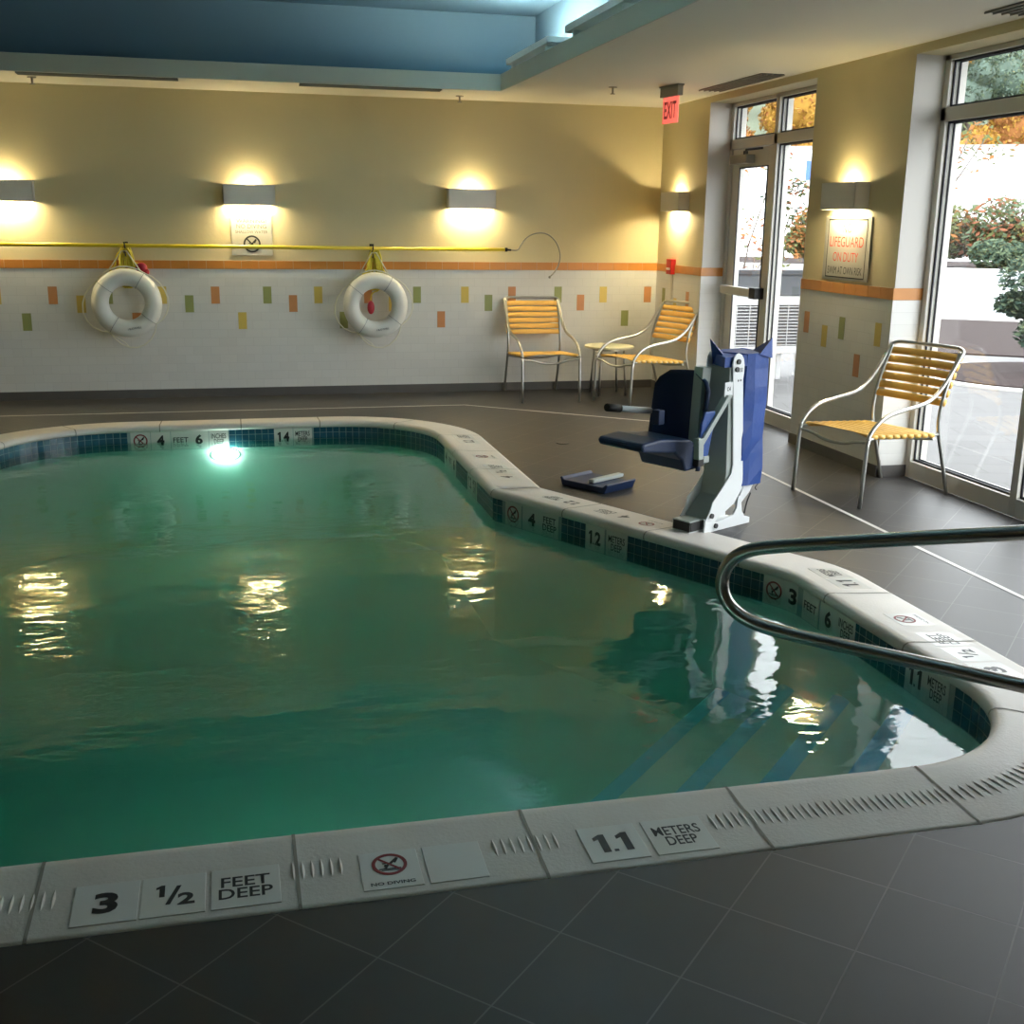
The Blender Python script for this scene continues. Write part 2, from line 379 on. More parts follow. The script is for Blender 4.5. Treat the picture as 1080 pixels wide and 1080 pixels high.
cop_o = struct(cop.build('pool_coping', [COPING, COPJ]))
# pressed anti-slip rib texture on the coping (raised lens-shaped ribs, part of the stones)
NEARMARK = [(-4.54, -3.99), (-3.86, -3.47), (-3.28, -2.86)]
rib = MB()
def on_top(d): # height of the coping top at outward distance d
    for (a, za), (b, zb) in zip(prof[1:6], prof[2:7]):
        if b <= d <= a: return za+(zb-za)*(d-a)/(b-a)
    return .0
def ribs(s_a, s_b, skip=()):
    k = int((s_b-s_a)/.0235)
    for i in range(k):
        s = s_a+.0235*i; p, nn = point_at(s)
        if any(a < p.x < b and p.y < -7.5 for a, b in skip): continue
        t = Vector((-nn.y, nn.x)); pts = []
        for q, w in ((0, 0), (.25, .8), (.5, 1), (.75, .8), (1, 0)):
            pts.append((q, w))
        L0, L1 = .145, .225; vs = []
        for q, w in pts:
            d = L0+(L1-L0)*q
            for side in (-1, 0, 1):
                P = p+nn*d+t*side*w*.0055; vs.append((P.x, P.y, on_top(d)+.0006+(.0035*w if side == 0 else 0)))
        fs = []
        for a in range(4):
            b = a*3; fs += [(b, b+3, b+4, b+1), (b+1, b+4, b+5, b+2)]
        rib.add(vs, fs, 0)
ribs(s_of((-5.3, -7.93)), s_of((-1.70, -7.70)), NEARMARK)
rb = rib.build('rib_texture', COPING, cop_o)
rb['kind'] = 'stuff'
# pool basin: tiled waterline band, plaster walls, floor, corner steps
WL = -.115
bas = MB(); n = len(POOL)
def wallstrip(mb, d, z0, z1, mi):
    P = offs(d); vs = [(p.x, p.y, z0) for p in P]+[(p.x, p.y, z1) for p in P]
    mb.add(vs, [(i, (i+1) % n, n+(i+1) % n, n+i) for i in range(n)], mi, False)
wallstrip(bas, .032, -.95, -.02, 0)
bas.add([(p.x, p.y, -.95) for p in offs(.032)], [tuple(range(n))], 0)
basin = struct(bas.build('pool_basin', [PLASTER]))
# blue waterline tiles: each small tile modelled in one band mesh with grout gaps
band = MB(); grt = MB(); wallstrip(grt, .0295, -.178, -.020, 0)
WALLP = resample(fillet(CORN), .0125); WN = normals(WALLP)
def mk_s(P):
    s = [0]
    for i in range(len(P)): s.append(s[-1]+(P[(i+1) % len(P)]-P[i]).length)
    return s
MARKZONES = []      # filled from marker list: list of (centre xy, halfwidth)
# marker definitions -------------------------------------------------
MARK_FACE = []
def facezone(o, right, items, wd):
    """items: list of (offset along right of tile centre, content, label)"""
    o = Vector(o); right = Vector(right)
    for off, content, label, w in items: MARK_FACE.append((o+right*off, right, content, label, w))
fz = -.022
Yf = -1.62+.027
X0 = Vector((-1.575+.0272, -6.09, 0)); A2 = Vector((-1.558, -6.08)); D2 = Vector((-2.573, -4.175))
dn = (D2-A2).normalized()
facezone((0, Yf, 0), (1, 0, 0), [(-4.80, 'ND', 'white tile with red no-diving ring at the waterline of the far pool wall', .15), (-4.655, '4', 'white waterline tile reading 4 on the far pool wall, left end', .15),
    (-4.51, 'FEET', 'white waterline tile reading FEET on the far pool wall', .15), (-4.365, '6', 'white waterline tile reading 6 on the far pool wall', .15), (-4.22, 'INCHES\nDEEP', 'white waterline tile reading INCHES DEEP on the far pool wall above the lamp', .15),
    (-3.715, '1.4', 'white waterline tile reading 1.4 on the far pool wall', .15), (-3.565, 'METERS\nDEEP', 'white waterline tile reading METERS DEEP on the far pool wall', .15)], 1)
dpt = lambda s: (A2.x+dn.x*s, A2.y+dn.y*s, 0)
facezone(dpt(0), (-dn.x, -dn.y, 0), [(-1.985, 'ND', 'white tile with red no-diving ring on the slanted pool wall below the seat lift', .145), (-1.82, '4', 'white waterline tile reading 4 on the slanted pool wall', .165), (-1.665, 'FEET\nDEEP', 'white waterline tile reading FEET DEEP on the slanted pool wall', .15),
    (-1.30, '1.2', 'white waterline tile reading 1.2 on the slanted pool wall', .15), (-1.145, 'METERS\nDEEP', 'white waterline tile reading METERS DEEP on the slanted pool wall', .16)], 1)
facezone((-1.575+.027, -6.09, 0), (0, -1, 0), [(-.135+.0, 'ND', '', 0)][:0]+[(.15-.27, 'ND', '', 0)][:0]+[(.0, '3', 'white waterline tile reading 3 on the right pool wall beyond the handrail', .15), (.15, 'FEET', 'white waterline tile reading FEET on the right pool wall beyond the handrail', .15),
    (.31, '6', 'white waterline tile reading 6 on the right pool wall beyond the handrail', .15), (.465, 'INCHES\nDEEP', 'white waterline tile reading INCHES DEEP on the right pool wall', .155),
    (.985, '1.1', 'white waterline tile reading 1.1 under the handrail on the right pool wall', .14), (1.13, 'METERS\nDEEP', 'white waterline tile reading METERS DEEP on the right pool wall by the near corner', .15)], 1)
facezone((-1.575+.027, -6.09, 0), (0, -1, 0), [(-.14, 'ND', 'white tile with red no-diving ring at the bend of the right pool wall', .13)], 1)
facezone((-2.60+.027, -2.5, 0), (0, -1, 0), [(.08, '4', 'white waterline tile reading 4 in the far right bay of the pool', .15), (.23, 'FEET', 'white waterline tile reading FEET in the far right bay of the pool', .15), (.38, '6', 'white waterline tile reading 6 in the far right bay of the pool', .15),
    (.95, '1.2', 'white waterline tile reading 1.2 in the far right bay of the pool', .15), (1.10, 'METERS\nDEEP', 'white waterline tile reading METERS DEEP in the far right bay of the pool', .15)], 1)
def in_mark(x, y):
    for c, r, ct, lb, w in MARK_FACE:
        d = Vector((x, y, 0))-c
        if abs(d.dot(r)) < w/2+.002 and abs(d.cross(r).z) < .06: return True
    return False
ts = mk_s(WALLP); s = 0; tw = .0508; TT = ts[-1]; i = 0; nt_ = int(TT/tw); tw = TT/nt_
def wp(s):
    import bisect
    s %= TT; i = max(0, bisect.bisect_right(ts, s)-1); i = min(i, len(WALLP)-1); j = (i+1) % len(WALLP); t = (s-ts[i])/max(1e-9, ts[i+1]-ts[i])
    return WALLP[i].lerp(WALLP[j], t), WN[i].lerp(WN[j], t).normalized()
for k in range(nt_):
    c, nn = wp((k+.5)*tw); cc = c+nn*.027
    if in_mark(cc.x, cc.y): continue
    t = Vector((-nn.y, nn.x)); h = tw/2-.0016
    for r_ in range(3):
        z1 = -.023-r_*.0508; z0 = z1-.0476; a = cc-t*h; b = cc+t*h
        band.add([(a.x, a.y, z0), (b.x, b.y, z0), (b.x, b.y, z1), (a.x, a.y, z1)], [(0, 1, 2, 3)], 0)
bo = band.build('waterline_tiles', BTILE, basin); bo['kind'] = 'stuff'
grt.build('grout_band', BGROUT, basin)
# corner steps (edges run at 45 degrees), treads with blue nosing strips
STEPS = [(5.43, -.25), (4.97, -.40), (4.49, -.55), (3.97, -.70)]
def clip_step(cmin):
    """part of the pool polygon with x - y > cmin"""
    P = offs(.05); out = []
    for i in range(len(P)):
        a, b = P[i], P[(i+1) % len(P)]; fa = a.x-a.y-cmin; fb = b.x-b.y-cmin
        if fa >= 0: out.append(a)
        if fa*fb < 0: out.append(a.lerp(b, fa/(fa-fb)))
    return [p for p in out]
steps = MB()
for c, z in STEPS:
    P = [p for p in clip_step(c) if p.y < -5.4]
    # keep only the near-right corner piece
    steps.prism([(p.x, p.y) for p in P], (0, 0, 0), (1, 0, 0), (0, 1, 0), (0, 0, 1), -.94, z)
so = struct(steps.build('pool_steps', PLASTER))
for c, z in STEPS:
    nb = MB(); Ya = -7.93; Xa = c+Ya
    for_far = min(-1.575, -5.9+c) ; 
    a = Vector((Xa-.0, Ya)); xe = min(-1.57, 0); ye = xe-c
    if ye > -6.08:   # clip against the slanted wall
        ye = None
        # intersection of x-y=c with the line A2-D2
        t = (c-(A2.x-A2.y))/((dn.x-dn.y)); xe = A2.x+dn.x*t; ye = A2.y+dn.y*t
    q = Vector((1, 1)).normalized(); w = Vector((1, -1)).normalized()*.078
    b = Vector((xe, ye)); b -= q*.01; a += q*.01
    e = Vector((-1, 1)).normalized()*.004
    nb.add([(a.x+e.x, a.y+e.y, z+.003), (b.x+e.x, b.y+e.y, z+.003), (b.x+w.x, b.y+w.y, z+.003), (a.x+w.x, a.y+w.y, z+.003),
            (a.x+e.x, a.y+e.y, z-.05), (b.x+e.x, b.y+e.y, z-.05)], [(0, 3, 2, 1), (0, 1, 5, 4)])
    nb.build('step_nosing', NOSING, so)
# water body
wm = MB(); P = offs(.20); n = len(P)
wm.add([(p.x, p.y, -1.05) for p in P]+[(p.x, p.y, WL) for p in P], [tuple(range(n))[::-1], tuple(range(n, 2*n))]+[(i, (i+1) % n, n+(i+1) % n, n+i) for i in range(n)], 0)
wo = wm.build('pool_water', WATER); tag(wo, kind='stuff', label='still green water filling the indoor pool', cat='water')
# ------------------------------------------------------------------ markers
def marker(name, c, right, up, w, h, content, label, group, thick=.004, top=False):
    c, right, up = map(Vector, (c, right, up)); n = right.cross(up)
    root = MB(); root.prism([(-w/2, -h/2), (w/2, -h/2), (w/2, h/2), (-w/2, h/2)], (0, 0, 0), right, up, n, -thick, 0)
    o = root.build(name, WTILE, None, bevel=.0012, loc=c); tag(o, label, 'tile', group)
    Z = Vector((0, 0, 0))
    if content == 'ND':
        no_diving(o, Z+(up*.02 if top else Z), right, up, w*(.30 if top else .36), .0006)
        if top: flat_text('lettering', 'NO DIVING', -up*h*.37, right, up, w*.74, h*.085, .0006, BLACKT, o, .02)
    elif content:
        big = not content[0].isalpha()
        if content == '1/2':
            flat_text('lettering', '1', Vector(right)*(-w*.2)+up*h*.12, right, up, w*.17, h*.30, .0006, BLACKT, o, .05)
            flat_text('lettering', '/', Vector(right)*(0), right, up, w*.24, h*.46, .0006, BLACKT, o, .01)
            flat_text('lettering', '2', Vector(right)*(w*.2)-up*h*.12, right, up, w*.3, h*.30, .0006, BLACKT, o, .05)
        elif big:
            ww = w*(.42 if len(content) == 1 else .66)
            flat_text('lettering', content, Z, right, up, ww, h*.52, .0006, BLACKT, o, .05)
        else:
            two = '\n' in content
            flat_text('lettering', content, Z, right, up, w*.78, h*(.56 if two else .26), .0006, BLACKT, o, .015)
    return o
for c, right, content, label, w in MARK_FACE:
    j_ = min(range(len(WALLP)), key=lambda i: (WALLP[i]+WN[i]*.027-c.xy).length); q2 = WALLP[j_]+WN[j_]*.0262
    t_ = Vector((-WN[j_].y, WN[j_].x, 0)); right = t_ if t_.dot(right) > 0 else -t_; c = Vector((q2.x, q2.y, 0))
    marker('depth_marker' if content != 'ND' else 'no_diving_tile', (c.x, c.y, -.022-.077), right, (0, 0, 1), w-.004, .15, content, label, 'white marker tiles at the waterline')
# top-of-coping markers
def topmark(s_xy, inward, items, lab):
    pass
def top(x, y, up, content, label, w=.15, h=.155):
    up = Vector((*up, 0)).normalized(); right = Vector((up.y, -up.x, 0))
    d = .175
    slope = .012/.22
    upv = (up+Vector((0, 0, slope))).normalized()
    return marker('depth_marker' if content != 'ND' else 'no_diving_tile', (x, y, .0114), right, upv, w, h, content, label, 'white marker tiles set in the coping', .008, True)
for x, ct, lb, w in [(-4.425, '3', 'white tile with bold 3 in the near coping, leftmost of three', .15), (-4.27, '1/2', 'white tile with bold 1/2 in the near coping', .15), (-4.10, 'FEET\nDEEP', 'white tile reading FEET DEEP in the near coping', .165),
                     (-3.745, 'ND', 'white no-diving tile in the near coping', .15), (-3.58, '', 'blank white tile in the near coping beside the no-diving tile', .15), (-3.155, '1.1', 'white tile with bold 1.1 in the near coping', .16), (-2.97, 'METERS\nDEEP', 'white tile reading METERS DEEP in the near coping', .17)]:
    top(x, -8.155, (0, 1), ct, lb, w)
for y, ct, lb in [(-7.31, '3', 'white tile with 3 in the right coping, facing the windows'), (-7.15, '1/2', 'white tile with 1/2 in the right coping, facing the windows'), (-6.985, 'FEET\nDEEP', 'white tile reading FEET DEEP in the right coping, facing the windows'),
                  (-6.75, 'ND', 'white no-diving tile in the right coping'), (-6.255, '1.1', 'white tile with 1.1 in the right coping, facing the windows'), (-6.095, 'METERS\nDEEP', 'white tile reading METERS DEEP in the right coping, facing the windows')]:
    top(-1.385, y, (-1, 0), ct, lb)
ow = Vector((-dn.y, dn.x)); ow = ow if ow.x > 0 else -ow     # outward from pool on the slanted side
for s_, ct, lb in [(1.80, 'METERS\nDEEP', 'white tile reading METERS DEEP in the slanted coping left of the lift'), (1.65, '1.2', 'white tile with 1.2 in the slanted coping left of the lift'), (1.23, '4', 'white tile with 4 in the slanted coping beside the lift'), (1.05, 'ND', 'white no-diving tile in the slanted coping beside the lift'), (1.38, 'FEET\nDEEP', 'white tile reading FEET DEEP in the slanted coping beside the lift')]:
    p = A2+dn*s_+ow*.155
    top(p.x, p.y, (-ow.x, -ow.y), ct, lb, .145)
for y, ct, lb in [(-2.40, 'FEET\nDEEP', 'white tile reading FEET DEEP in the far right bay coping'), (-2.60, '1.2', 'white tile with 1.2 in the far right bay coping'), (-3.16, 'ND', 'white no-diving tile in the far right bay coping'), (-3.50, 'INCHES\nDEEP', 'white tile reading INCHES DEEP in the far right bay coping'), (-3.66, '1/2', 'white tile with 1/2 in the far right bay coping'), (-3.82, '4', 'white tile with 4 in the far right bay coping')]:
    top(-2.41, y, (-1, 0), ct, lb, .145)
# thin pale drain strip set into the deck
dr = [(-8, -.85), (-2.09, -.85), (-.70, -1.95), (-.70, -12.3)]
tm = MB()
for a, b in zip(dr, dr[1:]):
    a = Vector((*a, 0)); b = Vector((*b, 0)); t = (b-a).normalized(); k = Vector((-t.y, t.x, 0))*.013
    tm.add([a+k+Vector((0,0,.002)), a-k+Vector((0,0,.002)), b-k+Vector((0,0,.002)), b+k+Vector((0,0,.002))], [(0, 1, 2, 3)])
struct(tm.build('trim_1', mat('pale_drain_strip', (.62, .60, .56), .5)))
# ------------------------------------------------------------------ setting: walls
H = 2.654; BT = 16*u
wb = MB()
wb.box((XL-.2, 0, BT), (.6, .2, 3.5), 0)
wb.box((XL-.2, -.006, 0), (0, .2, BT-u), 1)
wb.box((XL-.2, -.004, BT-u), (0, .2, BT), 3)
k = 0; x = -.006
while x > XL:
    a = x-2*u+.003; wb.box((max(a, XL), -.009, BT-u+.003), (x-.0, .0, BT-.002), 2); x -= 2*u
cols = {0: ('o', 2), 3: ('g', 5), 6: ('y', 2), 9: ('o', 3), 12: ('g', 2), 18: ('o', 2), 21: ('g', 3), 24: ('y', 2), 27: ('o', 5), 30: ('g', 2), 33: ('y', 3), 36: ('o', 2), 39: ('g', 5), 42: ('y', 2), 45: ('o', 3), 48: ('g', 2), 51: ('y', 5), 54: ('o', 2), 57: ('g', 3), 60: ('y', 2), 63: ('o', 5), 66: ('g', 2), 69: ('y', 3), 72: ('o', 2), 75: ('g', 5), 78: ('y', 2), 81: ('o', 3), 84: ('g', 2), 87: ('y', 5), 90: ('o', 2)}
mi = {'o': 4, 'y': 5, 'g': 6}
for k, (c, r) in cols.items():
    X = -(k*u+.0915); z1 = (15-r)*u
    wb.box((X-u/2+.001, -.0075, z1-2*u+.001), (X+u/2-.001, 0, z1-.001), mi[c])
struct(wb.build('wall_back', [PAINT, TILE_B, ORANGE, GROUT, T_OR, T_YE, T_GR]))
wr = MB(); TH = .322
def wallR(y0, y1, returns=(), accent=()):
    wr.box((0, y0, BT), (TH, y1, 3.5), 0)
    wr.box((-.006, y0, 0), (TH, y1, BT-u), 1)
    wr.box((-.004, y0, BT-u), (TH, y1, BT), 3)
    y = y1-.004
    while y > y0+.01:
        wr.box((-.009, max(y-2*u+.003, y0-.005), BT-u+.003), (0, y, BT-.002), 2); y -= 2*u
    for yy, sgn in returns:   # tiled + painted white return faces of the recess
        wr.box((.0, yy, BT), (.2, yy+sgn*.004, 2.6), 7)
        wr.box((-.006, yy, 0), (.2, yy+sgn*.005, BT-u), 1)
        wr.box((-.008, yy, BT-u+.002), (.2, yy+sgn*.007, BT-.002), 2)
    for yc, c, r in accent:
        z1 = (15-r)*u; wr.box((-.0075, yc-u/2+.001, z1-2*u+.001), (0, yc+u/2-.001, z1-.001), mi[c])
wallR(-1.104, 0, [(-1.104, -1)], [(-.22, 'g', 2), (-.52, 'y', 3), (-.82, 'o', 2)])
wallR(-4.193, -2.978, [(-4.193, -1), (-2.978, 1)], [(-3.10, 'o', 2), (-3.37, 'y', 3), (-3.60, 'g', 2), (-3.83, 'o', 5), (-4.06, 'y', 2)])
wallR(-12.5, -7.62, [(-7.62, 1)], [(-7.9, 'o', 2), (-8.2, 'g', 3)])
for y0, y1 in ((-2.978, -1.104), (-7.62, -4.193)): wr.box((0, y0, 2.60), (TH, y1, 3.5), 0)
struct(wr.build('wall_right', [PAINT, TILE_R, ORANGE, GROUT, T_OR, T_YE, T_GR, JAMBP]))
wl = MB(); wl.box((XL-.2, YN, 0), (XL, .2, 3.5)); struct(wl.build('wall_left', PAINT))
wn = MB(); wn.box((XL-.2, YN-.2, 0), (.6, YN, 3.5)); struct(wn.build('wall_near', PAINT))
bb = MB(); bb.box((XL, -.016, 0), (-.0, 0, u)); struct(bb.build('baseboard_back', BASE))
bb = MB()
for y0, y1 in ((-1.112, -.016), (-4.201, -2.97), (-12.3, -7.61)): bb.box((-.016, y0, 0), (0, y1, u))
for y, sg in ((-1.104, -1), (-4.193, -1), (-2.978, 1)): bb.box((-.0, y, 0), (.2, y+sg*.016, u))
struct(bb.build('baseboard_right', BASE))
# ceiling with raised blue tray
TX0, TX1, TY0, TY1 = -6.4, -1.78, -9.2, -.84
UX0, UX1, UY0, UY1 = -6.8, -1.40, -9.6, -.48
ZT, ZF = 3.31, 2.775
ce = MB()
ce.box((XL-.2, TY1, H), (.6, .2, ZF), 0); ce.box((XL-.2, YN-.2, H), (.6, TY0, ZF), 0)
ce.box((XL-.2, TY0, H), (TX0, TY1, ZF), 0); ce.box((TX1, TY0, H), (.6, TY1, ZF), 0)
ce.box((UX0, UY1, ZF), (UX1, UY1+.1, ZT), 1); ce.box((UX0, UY0-.1, ZF), (UX1, UY0, ZT), 1)
ce.box((UX0-.1, UY0-.1, ZF), (UX0, UY1+.1, ZT), 1); ce.box((UX1, UY0-.1, ZF), (UX1+.1, UY1+.1, ZT), 1)
ce.box((UX0-.1, UY0-.1, ZT), (UX1+.1, UY1+.1, ZT+.1), 1)
struct(ce.build('ceiling', [CEIL, BLUE]))
fa = MB(); q = .012
fa.box((TX0, TY1-q, H-.002), (TX1, TY1, ZF+.01)); fa.box((TX0, TY0, H-.002), (TX1, TY0+q, ZF+.01))
fa.box((TX0, TY0, H-.002), (TX0+q, TY1, ZF+.01)); fa.box((TX1-q, TY0, H-.002), (TX1, TY1, ZF+.01))
struct(fa.build('trim_2', FASC))
# ------------------------------------------------------------------ glazing
def glazing(name, y0, y1, mull, door=None):
    """storefront frame filling an opening: verticals, transom, gaskets and panes"""
    f = MB(); X0, X1 = .20, .32
    zb, z1, z2, zt = .11, 2.22, 2.30, 2.57
    def bx(ya, yb, za, zc): f.box((X0, ya, za), (X1, yb, zc))
    bx(y0, y1, zt, 2.60); bx(y0, y1, z1, z2)
    ys = [y1]+mull+[y0]
    verts = [(y1-.055, y1)]+[(m-.03, m+.03) for m in mull]+[(y0, y0+.055)]
    for a, b in verts: bx(a, b, 0, 2.6)
    g = MB(); p = MB(); bays = []
    for (a0, a1), (b0, b1) in zip(verts[1:], verts): pass
    for i in range(len(verts)-1):
        ya, yb = verts[i+1][1], verts[i][0]      # bay from ya (near) to yb (far)
        isdoor = door is not None and i == door
        if not isdoor: bx(ya, yb, 0, zb)
        for za, zc in ([(z2, zt)] if isdoor else [(zb, z1), (z2, zt)]):
            t = .014
            for A, B in (((ya, za), (ya+t, zc)), ((yb-t, za), (yb, zc)), ((ya, za), (yb, za+t)), ((ya, zc-t), (yb, zc))):
                g.box((.225, A[0], A[1]), (.232, B[0], B[1]), 0)
                g.box((.262, A[0], A[1]), (.268, B[0], B[1]), 0)
            p.box((.244, ya, za), (.250, yb, zc))
        bays.append((ya, yb))
    fo = f.build(name, FRAME, None, bevel=.003); struct(fo)
    g.build('gasket', GASKET, fo); p.build('pane', GLASS, fo)
    return fo, bays
w1, b1 = glazing('window_1', -2.978, -1.104, [-1.98], 0)
w2, b2 = glazing('window_2', -7.62, -4.193, [-5.28, -6.45])
ya, yb = b1[0]     # door leaf
d = MB(); za, zc = .01, 2.215
d.box((.215, ya+.004, za), (.262, ya+.10, zc)); d.box((.215, yb-.15, za), (.262, yb-.004, zc)); d.box((.215, ya+.1, zc-.15), (.262, yb-.15, zc)); d.box((.215, ya+.1, za), (.262, yb-.15, .22))
do = struct(d.build('door_1', FRAME, None, bevel=.003))
g = MB(); A, B = ya+.10, yb-.15
for p_, q_ in (((A, .22), (A+.012, 2.065)), ((B-.012, .22), (B, 2.065)), ((A, .22), (B, .232)), ((A, 2.053), (B, 2.065))): g.box((.210, p_[0], p_[1]), (.217, q_[0], q_[1]))
g.build('gasket', GASKET, do); p = MB(); p.box((.235, A, .22), (.241, B, 2.065)); p.build('pane', GLASS, do)
pb = MB(); pb.box((.135, ya+.14, 1.005), (.185, yb-.05, 1.075)); pb.build('push_bar', FRAME, do, bevel=.006)
pb = MB(); pb.box((.13, ya+.03, .995), (.215, ya+.14, 1.085)); pb.build('push_bar_latch', LCAP, do, bevel=.004)
cl = MB(); cl.box((.13, yb-.44, 2.09), (.212, yb-.12, 2.16)); cl.build('closer_body', VENTM, do, bevel=.005)
cl = MB(); cl.tube([(.17, yb-.34, 2.165), (.10, yb-.50, 2.19), (.19, yb-.62, 2.20)], .009, 8); cl.tube([(.17, yb-.34, 2.16), (.17, yb-.34, 2.19)], .02, 10); cl.build('closer_arm', DARKM, do)
# ------------------------------------------------------------------ wall lights
def sconce(x, y, side, label):
    """side 'B' back wall (faces -Y), 'R' right wall (faces -X)"""
    o = empty('wall_sconce', (x, y, 1.70), 0 if side == 'B' else -PI/2, label, 'wall light', 'box wall sconces')
    w, d, h, t = .445, .105, .175, .004
    s = MB(); s.box((-w/2, -d, 0), (w/2, -d+t, h)); s.box((-w/2, -d, 0), (-w/2+t, 0, h)); s.box((w/2-t, -d, 0), (w/2, 0, h)); s.build('shade', SHADE, o)
    b = MB(); b.box((-.07, -.03, .055), (.07, 0, .125)); b.build('mounting_plate', SHADE, o)
    m = MB(); m.box((-.165, -.085, .020), (.165, -.022, .026)); m.build('lower_diffuser', BULB2, o)
    m = MB(); m.box((-w/2+t, -d+t, .027), (w/2-t, 0, .031)); m.build('added_baffle', SHADE, o)  # added opaque sheet, keeps the lower diffuser's light from going upward
    for z in (.132,):
        m = MB(); m.ball((0, -.040, z), .015, n=8, rz=.012); m.build('bulb', BULB, o)
        m = MB(); m.tube([(0, -.040, .07), (0, -.040, z+(.014 if z < .1 else -.010))], .008, 6); m.build('lamp_holder', DARKM, o)
    return o
for x, lb in [(-5.875, 'white box wall sconce at the left edge, over the yellow pole'), (-3.874, 'white box wall sconce directly above the no-diving sign'), (-1.873, 'white box wall sconce above the hook end of the yellow pole')]: sconce(x, 0, 'B', lb)
sconce(0, -.515, 'R', 'white box wall sconce below the exit sign beside the door')
sconce(0, -3.575, 'R', 'white box wall sconce above the lifeguard sign')
# ------------------------------------------------------------------ signs
sg = MB(); sg.box((-.18, -.006, -.175), (.18, 0, .175)); so_ = sg.build('wall_sign', SILVER, None, bevel=.002, loc=(-3.865, -.001, 1.44)); tag(so_, 'silver NO DIVING SHALLOW WATER sign under the middle sconce', 'sign')
rt, up3 = (1, 0, 0), (0, 0, 1); ly = -.0065
for bd, z, w, h, b_ in [('WARNING!', .125, .26, .032, .01), ('NO DIVING', .078, .26, .036, .0), ('SHALLOW WATER', .03, .28, .024, .0)]: flat_text('lettering', bd, (0, ly, z), rt, up3, w, h, .0008, mat('sign_grey_text', (.06, .055, .05), .6), so_, b_)
no_diving(so_, (0, ly, -.075), rt, up3, .075, .0008, BLACKT, BLACKT)
sg = MB(); sg.box((-.008, -.30, -.21), (0, .30, .21)); so2 = sg.build('lifeguard_sign', SILVER, None, bevel=.002, loc=(-.001, -3.575, 1.445)); tag(so2, 'white NO LIFEGUARD ON DUTY sign on the tiled pillar', 'sign')
rt = (0, -1, 0)
br = MB()
for a, b in (((-.255, -.195), (.255, -.187)), ((-.255, .187), (.255, .195)), ((-.255, -.195), (-.249, .195)), ((.249, -.195), (.255, .195))): br.box((-.0092, a[0], a[1]), (-.008, b[0], b[1]))
br.build('black_border', BLACKT, so2)
for bd, z, w, h, m_ in [('NO', .135, .12, .062, SIGNRED), ('LIFEGUARD', .045, .44, .068, SIGNRED), ('ON DUTY', -.055, .33, .062, SIGNRED), ('SWIM AT OWN RISK', -.145, .45, .05, BLACKT)]: flat_text('lettering', bd, (-.0084, 0, z), rt, up3, w, h, .0009, m_, so2, .0)
# exit sign hung from the ceiling, facing the pool
ex = empty('exit_sign', (-.600, -1.72, H), -1.42, 'red glowing EXIT sign hanging from the ceiling by the door', 'sign')
m = MB(); m.box((-.15, -.03, -.012), (.15, .03, 0)); m.box((-.14, -.024, -.085), (.14, .024, -.012)); m.build('housing', VENTM, ex, bevel=.003)
m = MB(); m.box((-.12, -.004, -.285), (.12, .004, -.085)); m.build('acrylic_panel', mat('pink_acrylic', (.85, .2, .16), .2, emis=(1, .16, .12), es=.42), ex)
flat_text('lettering', 'EXIT', (0, -.0045, -.185), (1, 0, 0), up3, .19, .13, .0008, mat('exit_red', (.45, .01, .01), .4), ex, .02)
# fire alarm on the side wall
fl = empty('fire_alarm', (0, -.425, 1.19), 0, 'small red fire alarm pull box on the side wall by the corner', 'alarm')
m = MB(); m.box((-.05, -.06, -.06), (0, .06, .08)); m.build('alarm_box', REDPL, fl, bevel=.004)
m = MB(); m.box((-.056, -.04, -.02), (-.05, .04, .0)); m.build('pull_handle', LWHITE, fl)
m = MB(); m.box((-.012, -.02, -.40), (0, .02, -.06)); m.build('conduit_cover', JAMBP, fl)
# ceiling vents and sprinklers
def slot(x0, x1, y0, y1, label, along, n=4):
    o = empty('ceiling_vent', ((x0+x1)/2, (y0+y1)/2, H), 0, label, 'vent', 'ceiling vents'); dx, dy = (x1-x0)/2, (y1-y0)/2
    m = MB(); m.box((-dx, -dy, -.004), (dx, dy, 0)); m.build('vent_backing', DARKM, o)
    for i in range(n+1):
        m = MB()
        if along == 'x': y = -dy+2*dy*i/n; m.box((-dx, y-.003, -.012), (dx, y+.003, -.003))
        else: x = -dx+2*dx*i/n; m.box((x-.004, -dy, -.012), (x+.004, dy, -.003))
        m.build('slat', VENTM, o)
slot(-5.60, -4.40, -.80, -.70, 'long slot vent in the ceiling at the left, by the blue tray', 'x', 2)
slot(-3.45, -2.28, -.80, -.70, 'long slot vent in the ceiling near the middle of the tray edge', 'x', 2)
slot(-.28, -.10, -2.66, -1.51, 'linear ceiling grille above the glass door', 'y', 4)
slot(-.30, -.10, -6.5, -5.25, 'linear ceiling grille above the large window at top right', 'y', 4)
for x, y, lb in [(-5.53, -.47, 'small pendent sprinkler head at the far left of the ceiling'), (-2.04, -.34, 'small pendent sprinkler head near the ceiling middle'), (-1.0, -1.45, 'pendent sprinkler head left of the exit sign')]:
    o = empty('ceiling_sprinkler', (x, y, H), 0, lb, 'sprinkler', 'ceiling sprinklers')
    m = MB(); m.tube([(0, 0, 0), (0, 0, -.006)], .035, 14); m.build('escutcheon', VENTM, o)
    m = MB(); m.tube([(0, 0, -.006), (0, 0, -.055)], .008, 8); m.tube([(0, 0, -.05), (0, 0, -.056)], .02, 10); m.build('sprinkler_head', VENTM, o)
